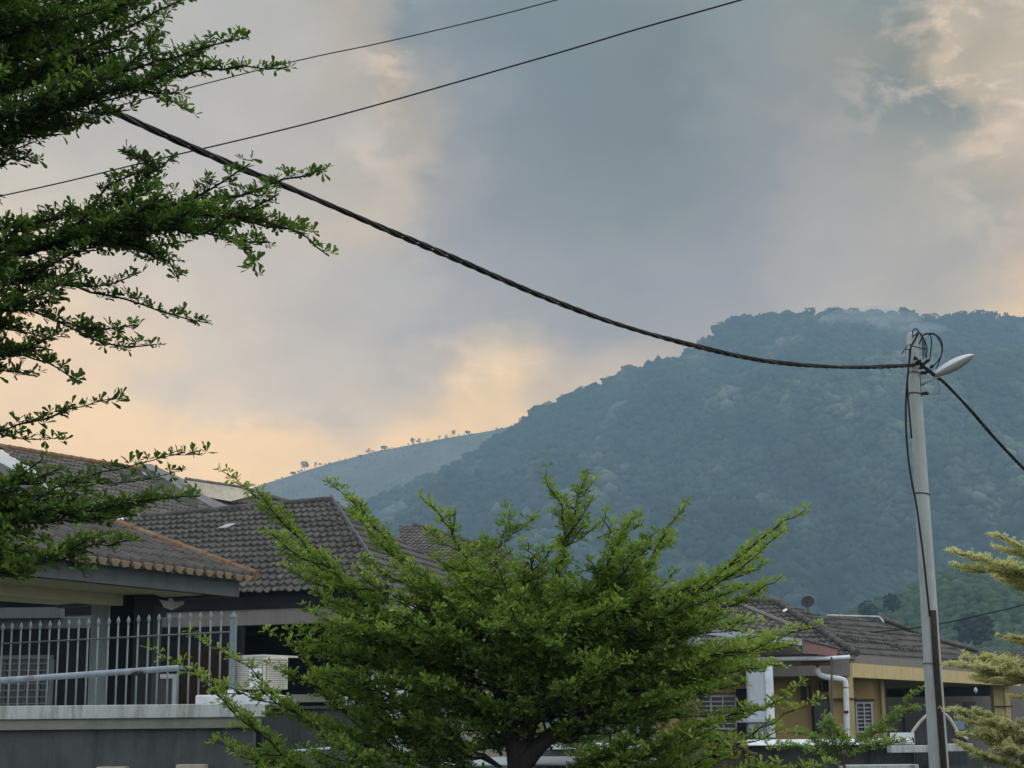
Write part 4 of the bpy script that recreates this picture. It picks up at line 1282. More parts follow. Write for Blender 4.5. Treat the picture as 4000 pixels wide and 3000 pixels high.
# maroon awning, gutter and brown fascia
MB().prism([at(3140, 2500, 36.8), at(3272, 2535, 37.2), at(3266, 2566, 37.0), at(3132, 2548, 36.6)], [0, .06, 0.02]).build('awning', M['maroon'], hF)
mb = MB()
mb.tube([at(3138, 2496, 36.75), at(3276, 2532, 37.2)], .02, 6)
mb.tube([at(3137, 2500, 36.7), at(3132, 2552, 36.6)], .03, 6).build('awning_frame', M['grille_dull'], hF)
mb = MB(); mb.prism([at(2980, 2548, 37.3), at(3262, 2552, 37.3), at(3255, 2562, 37.0), at(2980, 2560, 37.0)], [0, 0, .04]).build('awning_tiles', M['tile_mid'], hF)
MB().tube([at(2960, 2576, 36.9), at(3250, 2571, 36.95), at(3318, 2566, 37.1)], .045, 8).build('gutter', M['white'], hF, smooth=True)
MB().px(2940, 2582, 3255, 2600, 37.3, .15).build('fascia', M['maroon'], hF)
# porch beam
f0 = c0 + horF * .15 + np.array([0, 0, .06]); f1 = c1 + horF * .15 + np.array([0, 0, .06])
MB().prism([f0 - [0, 0, .02], f1 - [0, 0, .02], f1 - [0, 0, .22], f0 - [0, 0, .22]], horF * .1).build('fascia', M['beam_taupe'], hF)
f2 = hitz(3960, 2660, zF - .45); f2 = f1 + uxF * .1
MB().prism([f0 - [0, 0, .221], f2 - [0, 0, .221], f2 - [0, 0, .53], f0 - [0, 0, .55]], horF * .3).build('beam', M['yellow'], hF)
MB().px(3255, 2575, 3320, 2640, 37.6, .3).build('beam', M['beam_taupe'], hF)
MB().px(3020, 2600, 3320, 2640, 38.6, .25).build('beam', M['beam_taupe'], hF)
# porch ceiling
cp = [f0 - [0, 0, .5] + horF * .3, f2 - [0, 0, .5] + horF * .3, f2 - [0, 0, .5] + horF * 5, f0 - [0, 0, .5] + horF * 5]
MB().prism(cp, [0, 0, .03]).build('ceiling', M['beam_taupe'], hF)
# columns
MB().px(3256, 2612, 3312, 3100, 37.9, .3).build('column', M['ochre'], hF)  # shaded left face: darker ochre puts the shade into the colour
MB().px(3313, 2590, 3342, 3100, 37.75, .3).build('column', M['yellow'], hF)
MB().px(3255, 2727, 3345, 2733, 37.70, .3).build('column_band', M['brown'], hF)
far0 = f2 - horF * .0
MB().px(3893, 2672, 3936, 3100, far0[1] - .2, .35).build('column', M['yellow'], hF)
MB().px(3936, 2660, 3956, 3100, far0[1] - .25, .35).build('column', M['yellow'], hF)
MB().px(3890, 2757, 3958, 2762, far0[1] - .27, .3).build('column_band', M['brown'], hF)
# walls
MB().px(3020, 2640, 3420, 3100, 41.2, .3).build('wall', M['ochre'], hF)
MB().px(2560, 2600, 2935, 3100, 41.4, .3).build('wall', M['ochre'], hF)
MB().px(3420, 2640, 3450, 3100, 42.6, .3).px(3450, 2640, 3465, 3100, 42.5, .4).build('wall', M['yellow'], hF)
MB().px(3465, 2630, 4060, 3100, 53.0, .3).build('wall', M['beam_taupe'], hF)
MB().px(3465, 2668, 3895, 2720, 52.0, .3).build('beam', M['porch_shade'], hF)
MB().px(3420, 2640, 3905, 2666, 51.5, .2).build('beam', M['beam_taupe'], hF)


def window(x0, y0, x1, y1, Y, nx, ny, parent, m='grille', fr=7, hood=None):
    w = MB()
    w.px(x0, y0, x1, y0 + fr, Y, .08).px(x0, y1 - fr, x1, y1, Y, .08).px(x0, y0 + fr, x0 + fr, y1 - fr, Y, .08).px(x1 - fr, y0 + fr, x1, y1 - fr, Y, .08)
    wo_ = w.build('window', M[m], parent)
    g = MB(); iw, ih = (x1 - x0 - 2 * fr) / nx, (y1 - y0 - 2 * fr) / ny
    for i in range(1, nx): g.px(x0 + fr + i * iw - 3, y0 + fr, x0 + fr + i * iw + 3, y1 - fr, Y + .012, .03)
    for j in range(1, ny): g.px(x0 + fr, y0 + fr + j * ih - 2.5, x1 - fr, y0 + fr + j * ih + 2.5, Y + .03, .03)
    if g.v: g.build('window_grille', M[m], wo_)
    MB().px(x0 + fr, y0 + fr, x1 - fr, y1 - fr, Y + .07, .03).build('pane', M['glass'], wo_)
    if hood: MB().px(x0 - 6, y0 - 12, x1 + 6, y0 - 2, Y - .02, .06).build('window_hood', M[hood], wo_)


window(2725, 2716, 2878, 2850, 41.2, 3, 7, hF, hood='maroon')
window(3344, 2742, 3411, 2862, 41.0, 2, 7, hF, hood='brown')
window(3174, 2727, 3250, 2860, 41.05, 1, 1, hF, 'porch_shade', hood='maroon')
window(3130, 2680, 3168, 2735, 41.0, 2, 1, hF, 'brown', 4)
window(3205, 2662, 3250, 2700, 41.0, 3, 2, hF, 'porch_shade', 4)
MB().px(2880, 2690, 2930, 2870, 41.0, .1).build('door', M['porch_shade'], hF)
MB().px(3535, 2775, 3625, 2880, 52.8, .2).build('door', M['glass'], hF)
MB().px(3770, 2742, 3812, 2810, 52.9, .1).build('window', M['glass'], hF)
mb = MB(); mb.tube(spline([at(x, y, 37.4) for x, y in [(3193, 2600), (3194, 2618), (3200, 2634), (3225, 2644), (3270, 2650), (3296, 2657), (3303, 2672), (3305, 2720), (3307, 2800), (3308, 2880)]], 40), .062, 10)
mb.build('downpipe', M['white'], hF, smooth=True)
MB().px(3299, 2776, 3315, 2786, 37.3, .1).build('pipe_clip', M['brown'], hF)
MB().tube([at(3248, 2566, 36.6), at(3252, 2860, 36.8)], .022, 6).build('awning_post', M['grille_dull'], hF)
o = MB().px(3722, 2816, 3768, 2852, 44, .8).build('blue_container', M['blue_box'], bevel=.02); tag(o, 'small blue box seen through the right porch of the yellow house', 'box')
o = MB().tube([at(3811, 2684, 43), at(3811, 2694, 43), at(3811, 2700, 43), at(3811, 2708, 43)], [.01, .05, .055, .015], 10).build('hanging_lamp', M['grille'], smooth=True); tag(o, 'small glass lamp hanging in the right porch', 'lamp')

# white column with block base in front
wc = empty('white_gate_column', (at(2975, 2900, 33)[0], 33, 0), 'white gate column, left face greyed for shade, right of the big green tree', 'column')
MB().px(2928, 2598, 2992, 2886, 33, .35).build('shaft', M['white_col'], wc, bevel=.01)
MB().px(2993, 2592, 3024, 2882, 32.95, .4).build('shaft_lit_face', M['white'], wc, bevel=.01)  # grey left, white right: side light put into the face colours
MB().px(2890, 2806, 3022, 2822, 32.8, .5).px(2925, 2822, 2980, 2884, 32.9, .3).build('block', M['white_col'], wc, bevel=.01)
# boundary wall with white cap on the right
wF = empty('capped_boundary_wall', (at(3000, 2950, 31)[0], 31, 0), 'grey boundary wall with white cap below the yellow house', 'wall')
MB().px(2150, 2902, 2700, 2925, 31.2, .4).build('cap', M['white'], wF, bevel=.01)
MB().prism([at(2884, 2912, 30.8), at(2912, 2890, 31.4), at(3575, 2884, 31.4), at(3575, 2908, 30.8)], [0, .5, 0]).build('cap', M['white'], wF, bevel=.01)
MB().px(2100, 2925, 2885, 3100, 31.3, .25).px(2885, 2910, 3572, 3100, 31.3, .25).build('wall_face', M['wall_dark'], wF)
MB().px(3484, 2912, 3640, 2940, 30.0, .4).build('ledge', M['coping'], wF, bevel=.01)
MB().px(3704, 2905, 3800, 2935, 30.0, .4).build('ledge', M['coping'], wF, bevel=.01)
MB().px(3300, 2988, 3590, 3010, 27.0, .5).build('kerb_wall', M['coping'], wF, bevel=.01)
MB().px(3572, 2940, 4300, 3100, 31.6, .25).build('wall_face', M['wall_dark'], wF)
# pale cap just in front of the arched gate
o = MB().px(3500, 2862, 3572, 2884, 30.6, .5).build('pier_cap', M['white'], bevel=.01); tag(o, 'white pier cap at the left foot of the arched gate', 'cap')
# arched gate
ag = empty('arched_gate', (at(3660, 2900, 30.9)[0], 30.9, 0), 'dark slatted gate with pale arched top rail behind the lamp pole', 'gate')
arc = [(3563, 2862), (3580, 2838), (3600, 2814), (3625, 2792), (3655, 2782), (3690, 2790), (3715, 2815), (3735, 2850), (3750, 2868), (3780, 2888)]
MB().tube(spline([at(x, y, 30.9) for x, y in arc], 30), .03, 8).build('top_rail', M['cream_wall'], ag, smooth=True)
ax_ = [a[0] for a in arc]; ay_ = [a[1] for a in arc]
mb = MB()
for x in np.arange(3568, 3775, 8.5):
    y = np.interp(x, ax_, ay_)
    mb.px(x, y + 6, x + 6.5, 2990, 30.95, .02)
mb.build('slats', M['gate'], ag)
MB().px(3566, 2905, 3775, 2990, 30.99, .02).build('backing_sheet', M['gate'], ag)
# left wooden fan gate, brown
ag2 = empty('fan_gate', (at(2870, 2950, 30.2)[0], 30.2, 0), 'weathered brown slatted gate with drooping arched rail below the tree', 'gate')
arc = [(2760, 2925), (2810, 2905), (2860, 2905), (2900, 2925), (2930, 2945), (2958, 2952)]
MB().tube(spline([at(x, y, 30.2) for x, y in arc], 20), .05, 8).build('top_rail', M['brown'], ag2, smooth=True)
mb = MB()
for x in np.arange(2765, 2950, 9.5):
    mb.px(x, np.interp(x, [a[0] for a in arc], [a[1] for a in arc]) + 5, x + 6.5, 3040, 30.25, .02)
mb.build('slats', M['brown'], ag2)

# satellite dish
Pd = at(3156, 2352, 39.5)
sdh = empty('satellite_dish', Pd - np.array([0, 0, .45]), 'small dull grey satellite dish standing on the yellow house roof', 'satellite dish')
V = []; f = []
ndir = norm(np.array([-.35, -.9, .35])); sa = norm(np.cross(ndir, [0, 0, 1])); sb = np.cross(sa, ndir)
for i in range(7):
    r_ = i / 6 * .155
    for j in range(20):
        a = j / 20 * 6.2832
        V.append(Pd + sa * math.cos(a) * r_ + sb * math.sin(a) * r_ * .95 + ndir * (r_ ** 2) * 1.6)
for i in range(6):
    for j in range(20):
        f.append((i * 20 + j, i * 20 + (j + 1) % 20, (i + 1) * 20 + (j + 1) % 20, (i + 1) * 20 + j))
MB().add(V, f).build('reflector', M['dish'], sdh, smooth=True).modifiers.new('s', 'SOLIDIFY').thickness = .008
MB().tube([Pd - [0, 0, .02], Pd - [0.01, 0, .20], hitp(3158, 2396, cor, nF)], .014, 6).build('mast', M['dish'], sdh)
MB().tube([Pd - sb * .14, Pd + ndir * .16 - sb * .05], .008, 5).tube([Pd + ndir * .15 - sb * .05, Pd + ndir * .2 - sb * .04], .022, 8).build('feed_arm', M['dish'], sdh)
o = MB().prism([at(3058, 2388, 39.3), at(3072, 2380, 39.4), at(3076, 2383, 39.4), at(3062, 2391, 39.3)], [0, .03, .03]).build('broken_tile', M['white']); tag(o, 'small white chip lying on the yellow house roof', 'tile')

# second right house
hG = empty('second_tiled_house', (at(3600, 2700, 47)[0], 48, 0), 'house with grey tiled roof and white ridge flashing behind the yellow house', 'house')
zG = 1.6 + 250 * 52 / FPX
g0 = np.array([*at(3230, 2560, 46)[:2], zG]); g1 = np.array([*at(4050, 2640, 56.0)[:2], zG])
ng = norm(np.cross(g1 - g0, np.array([*at(3229, 2414, 50)[:2], at(3229, 2414, 50)[2]]) - g0)); ng = ng if ng[2] > 0 else -ng
gp_ = [hitp(x, y, g0, ng) for x, y in ((3900, 2600), (3820, 2548), (3620, 2492), (3436, 2419), (3229, 2414))]
plane_tiled('roof', [g0, g1] + gp_[1:], M['tile_dark'], hG)
MB().tube([gp_[4] + [0, 0, .08], gp_[3] + [0, 0, .08]], .03, 8).build('ridge_flashing', M['coping'], hG)
MB().tube([gp_[3] + [0, 0, .08], hitp(3452, 2430, g0 + [0, 0, .08], ng)], .03, 8).build('ridge_flashing', M['coping'], hG)
ridge_caps('ridge_cap', gp_[3] + [0, 0, .05], gp_[2] + [0, 0, .05], .08, M['tile_dark'], hG)
ridge_caps('ridge_cap', gp_[2] + [0, 0, .05], gp_[1] + [0, 0, .05], .08, M['tile_dark'], hG)
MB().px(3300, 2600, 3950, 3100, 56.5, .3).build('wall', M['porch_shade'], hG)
hH = empty('third_tiled_house', (at(3950, 2700, 62)[0], 62, 0), 'farthest house with low tiled roof at the right edge', 'house')
r0_ = [at(3780, 2630, 60), at(4250, 2650, 60), at(4250, 2560, 64), at(3820, 2545, 64)]
plane_tiled('roof', r0_, M['tile_mid'], hH)
MB().px(3800, 2640, 4300, 3100, 61, .3).build('wall', M['wall_dark'], hH)
window(3955, 2735, 4000, 2810, 58, 1, 2, hH, 'white_col', 5)
MB().prism([at(3950, 2700, 57), at(4060, 2678, 57), at(4060, 2690, 57), at(3950, 2710, 57)], [0, 1.5, .2]).build('awning', M['grille'], hH)

# ------------------------------------------------------------------ structures behind the big tree
wp = empty('white_wall_pillar', (at(1520, 2800, 24.5)[0], 24.5, 0), 'white painted wall pillar seen through the left side of the big tree', 'pillar')
MB().px(1449, 2478, 1585, 2530, 24.5, .3).px(1449, 2530, 1480, 2560, 24.5, .3).build('head', M['white'], wp)
MB().px(1449, 2560, 1585, 3480, 24.52, .3).build('shaft', M['white'], wp)
MB().px(1340, 2720, 1356, 2870, 24.0, .1).px(1362, 2735, 1382, 2880, 23.9, .1).build('side_post', M['white_col'], wp)


def car(x, ytop, Y, yaw, m, label, rh):
    """compact hatchback; roof top centre at pixel (x, ytop)"""
    c = at(x, ytop, Y); s = c[2] / 1.48
    root = empty('parked_car', (c[0], Y, 0), label, 'car', 'cars parked behind the big tree')
    # side profile stations: (lengthwise, half width low, z low, half width top, z top)
    prof = [(-1.95, .62, .45, .58, .68), (-1.85, .80, .28, .74, .88), (-1.2, .84, .22, .78, .98), (-.75, .84, .22, .80, 1.02), (1.2, .84, .22, .80, 1.05), (1.75, .82, .25, .76, 1.0), (1.9, .72, .4, .68, .85)]

    def ring(p):
        l, w0, z0, w1, z1 = p
        return [(w, l, z) for w, z in ((-w0, z0), (-w0 - .02, (z0 + z1) / 2), (-w1, z1), (w1, z1), (w0 + .02, (z0 + z1) / 2), (w0, z0))]
    ca, sa_ = math.cos(yaw), math.sin(yaw)

    def tr(v):
        v = np.asarray(v, float) * s
        return np.stack([c[0] + v[:, 0] * ca - v[:, 1] * sa_, Y + v[:, 0] * sa_ + v[:, 1] * ca, v[:, 2]], -1)

    def loft(rings, k):
        V = np.concatenate([np.array(r_) for r_ in rings]); f = []
        for i in range(len(rings) - 1):
            for j in range(k):
                f.append((i * k + j, i * k + (j + 1) % k, (i + 1) * k + (j + 1) % k, (i + 1) * k + j))
        f.append(tuple(range(k - 1, -1, -1))); f.append(tuple((len(rings) - 1) * k + j for j in range(k)))
        return V, f
    V, f = loft([ring(p) for p in prof], 6)
    o = MB().add(tr(V), f).build('body', m, root, smooth=False, bevel=.03)
    cab = [(-.85, .76, 1.0, .70, 1.03), (-.25, .76, 1.02, .60, 1.42), (.4, .76, 1.02, .60, 1.48), (1.2, .76, 1.04, .58, 1.44), (1.72, .74, .98, .62, 1.04)]
    V, f = loft([ring(p) for p in cab], 6)
    MB().add(tr(V), f).build('cabin', M['glass'], root, bevel=.02)
    roof = [(-.27, .60, 1.40, .58, 1.435), (.4, .61, 1.46, .59, 1.495), (1.22, .59, 1.42, .57, 1.455)]
    V, f = loft([ring(p) for p in roof], 6)
    MB().add(tr(V), f).build('roof', m, root, bevel=.015)
    for sx in (-.80, .80):
        for ly in (-1.25, 1.3):
            an = np.linspace(0, 6.2832, 25)[:-1]
            V = [(sx - .09, ly + .3 * math.cos(a), .3 + .3 * math.sin(a)) for a in an] + [(sx + .09, ly + .3 * math.cos(a), .3 + .3 * math.sin(a)) for a in an]
            f = [(i, (i + 1) % 24, 24 + (i + 1) % 24, 24 + i) for i in range(24)] + [tuple(range(24)), tuple(range(47, 23, -1))]
            w = MB().add(tr(V), f).build('wheel', M['tyre'], root)
            V = [(sx + math.copysign(.093, sx), ly + .18 * math.cos(a), .3 + .18 * math.sin(a)) for a in an]
            MB().prism(tr(V), [.002, 0, 0]).build('rim', M['grille'], w)
    for sx in (-.55, .55):
        V = [(sx + dx, -1.93, z) for dx, z in ((-.14, .62), (.14, .62), (.12, .76), (-.12, .76))]
        MB().prism(tr(V), [0, -.03, 0]).build('headlight', M['lamp'], root)


car(1650, 2914, 17.5, R(60), M['car_blue'], 'pale blue car whose roof shows low through the tree left of its trunk', 0)
car(1830, 2966, 14.9 + 1.5, R(20), M['car_blue'], 'second pale blue car nearer the camera at the bottom edge', 0)
car(2215, 2962, 17.4, R(-30), M['car_grey'], 'grey car at the bottom edge right of the tree trunk', 0)

# letterbox on a grey post
Pm = at(2248, 2970, 15.6)
lt = empty('letterbox', (Pm[0], 15.6, 0), 'small letterbox with white lip on a grey post right of the tree trunk', 'letterbox')
MB().px(2218, 2972, 2322, 3560, 15.62, .2).build('post', M['cement'], lt, bevel=.01)
MB().px(2224, 2972, 2280, 2981, 15.55, .1).px(2232, 2984, 2284, 2990, 15.52, .12).build('lip', M['white'], lt, bevel=.004)
MB().px(2234, 2991, 2280, 2996, 15.56, .06).build('slot', M['cable'], lt)


# ------------------------------------------------------------------ trees
class Tree:
    def __init__(s):
        s.limbs = []           # MB per main limb
        s.C, s.A, s.S, s.T = [], [], [], []

    def rosettes(s, C, A, S, T):
        s.C.append(C); s.A.append(A); s.S.append(S); s.T.append(T)

    def spray(s, mb, P, r0, r1, tw, dens, size, tone, up=0.7, start=.12, sub=0, spread=1.0, sparse=1.0, flat=.45):
        """leafy limb: P polyline; tw max twig length; dens twigs per metre"""
        P = np.asarray(P)
        d = np.concatenate([[0], np.cumsum(np.linalg.norm(np.diff(P, axis=0), axis=1))]); Lt = d[-1]
        T = np.gradient(P, axis=0); T /= np.linalg.norm(T, axis=1)[:, None] + 1e-9
        mb.tube(P, np.linspace(r0, r1, len(P)), 6)
        n = int(Lt * dens)
        for i in range(n):
            q = start + (1 - start) * (i + rng.random()) / n
            j = np.searchsorted(d, q * Lt) - 1; j = max(0, min(j, len(P) - 2))
            fr_ = (q * Lt - d[j]) / max(1e-6, d[j + 1] - d[j])
            p = P[j] * (1 - fr_) + P[j + 1] * fr_; t = T[j]
            env = min(1.0, (q - start) / .18 + .35) * (1 - q) ** .55 + .10
            lw = tw * env * rng.uniform(.55, 1.15)
            sidev = norm(np.cross(t, [0, 0, 1.0])) * rng.choice([-1, 1]) * spread * rng.uniform(.3, 1)
            dr_ = norm(t * rng.uniform(.5, 1.1) + sidev + np.array([0, 0, up * rng.uniform(-.35, 1.2)]))
            e = p + dr_ * lw; m_ = p + dr_ * lw * .5 + np.array([0, 0, -.04 * lw])
            if lw > tw * .25:
                mb.tube([p, m_, e], [max(.0022, r1 * .9), .002, .0014], 3, cap=False)
            k = max(1, int(lw / (size * .78) * sparse + .5))
            u = (np.arange(k) + rng.random(k) * .8 + .25) / k
            u = np.clip(u, .1, 1.02)
            C = p + (e - p) * u[:, None] + rng.normal(0, size * .22, (k, 3))
            A = np.tile(norm(dr_ * .55 + np.array([0, 0, .75])), (k, 1)) + rng.normal(0, .28, (k, 3))
            A /= np.linalg.norm(A, axis=1)[:, None]
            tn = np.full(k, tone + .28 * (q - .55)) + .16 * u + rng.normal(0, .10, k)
            s.rosettes(C, A, np.full(k, size) * rng.uniform(.75, 1.15, k), tn)
        if sub:
            for i in range(sub):
                q = .18 + .6 * (i + rng.random() * .6) / sub
                j = max(1, min(int(q * (len(P) - 1)), len(P) - 3)); p = P[j]; t = T[j]
                ls = Lt * rng.uniform(.22, .38) * (1.05 - q * .5)
                sd_ = norm(np.cross(t, [0, 0, 1.0])) * rng.choice([-1, 1]) * rng.uniform(.4, 1.2)
                dr_ = norm(t * np.array([1, 1, flat]) + sd_ * .8 + np.array([0, 0, rng.uniform(-.10, .30)]))
                e = p + dr_ * ls
                s.spray(mb, spline([p, p + dr_ * ls * .5 - [0, 0, .03 * ls], e + [0, 0, .06 * ls]], 9), max(r1 * 1.6, r0 * .35), r1, tw * .75, dens, size, tone, up, .1, 0, spread, sparse)

    def foliage(s, name, m, parent, per=6, wr=.42):
        C = np.concatenate(s.C); A = np.concatenate(s.A); S = np.concatenate(s.S); Tn = np.concatenate(s.T)
        n = len(C)
        ref = np.where(np.abs(A[:, 2:3]) > .9, np.array([[1.0, 0, 0]]), np.array([[0, 0, 1.0]]))
        Uv = np.cross(A, ref); Uv /= np.linalg.norm(Uv, axis=1)[:, None]
        Vv = np.cross(A, Uv)
        Vs, ts = [], []
        ph0 = rng.random(n) * 6.283
        for k in range(per):
            ph = ph0 + k * 2.4 + rng.normal(0, .3, n)
            th = np.radians(rng.uniform(28, 88, n))
            D = np.cos(th)[:, None] * A + np.sin(th)[:, None] * (np.cos(ph)[:, None] * Uv + np.sin(ph)[:, None] * Vv)
            W = np.cross(D, A); W /= np.linalg.norm(W, axis=1)[:, None] + 1e-9
            roll_ = rng.normal(0, .45, n)[:, None]
            Nn = np.cross(W, D)
            W = W * np.cos(roll_) + Nn * np.sin(roll_); Nn = np.cross(W, D)
            Ln = (S * rng.uniform(.5, 1.25, n))[:, None]; Wd = Ln * wr
            O = C + D * Ln * .06
            pts = [O, O + D * Ln * .45 - W * Wd * .30 + Nn * Ln * .03, O + D * Ln * .82 - W * Wd * .5 + Nn * Ln * .02, O + D * Ln * 1.0 - Nn * Ln * .08,
                   O + D * Ln * .82 + W * Wd * .5 + Nn * Ln * .02, O + D * Ln * .45 + W * Wd * .30 + Nn * Ln * .03]
            Vs.append(np.stack(pts, 1)); ts.append(Tn + rng.normal(0, .09, n) + (rng.random(n) > .975) * .4)
        V = np.concatenate(Vs); t = np.clip(np.concatenate(ts), 0, 1)
        m_ = len(V); b = np.arange(m_) * 6
        Q = np.concatenate([np.stack([b, b + 3, b + 2, b + 1], -1), np.stack([b, b + 5, b + 4, b + 3], -1)])
        print(name, 'leaves', m_)
        return quadmesh(name, V.reshape(-1, 3), Q, m, parent, tone=np.repeat(t, 6))


def limb_px(tr, root, bark, pts, Y0, dY, r0, r1, tw, dens, size, tone, sub=3, up=.7, n=22, start=.12, spread=1.0, sparse=1.0, wob=.012):
    P = [at(x, y, Y0 + dY * i / (len(pts) - 1)) for i, (x, y) in enumerate(pts)]
    P = spline(P, n)
    P[1:-1] += rng.normal(0, wob, (n - 2, 3))
    mb = MB()
    tr.spray(mb, P, r0, r1, tw, dens, size, tone, up, start, sub, spread, sparse)
    mb.build('branch', M[bark], root, smooth=True)


# --- big green tree in the middle
YT = 14.0
tb = at(2020, 3550, YT)
tm = empty('umbrella_tree', (tb[0], YT, 0), 'big bright green spreading tree in the middle foreground with upswept limbs', 'tree')
T1 = Tree()
mb = MB()
mb.tube(spline([(tb[0], YT, 0), at(2025, 3200, YT), at(2015, 2960, YT), at(1990, 2860, YT), at(1960, 2760, YT), at(1940, 2600, YT), at(1960, 2400, YT)], 24), np.linspace(.125, .03, 24), 12)
mb.tube(spline([at(2030, 3010, YT), at(2090, 2930, YT), at(2170, 2860, YT), at(2300, 2780, YT), at(2420, 2680, YT)], 16), np.linspace(.085, .025, 16), 10)
mb.tube(spline([at(2020, 2960, YT), at(2080, 2800, YT + .1), at(2140, 2600, YT + .2), at(2180, 2400, YT + .2)], 14), np.linspace(.08, .03, 14), 10)
mb.build('trunk', M['bark'], tm, smooth=True)
SZ = .058
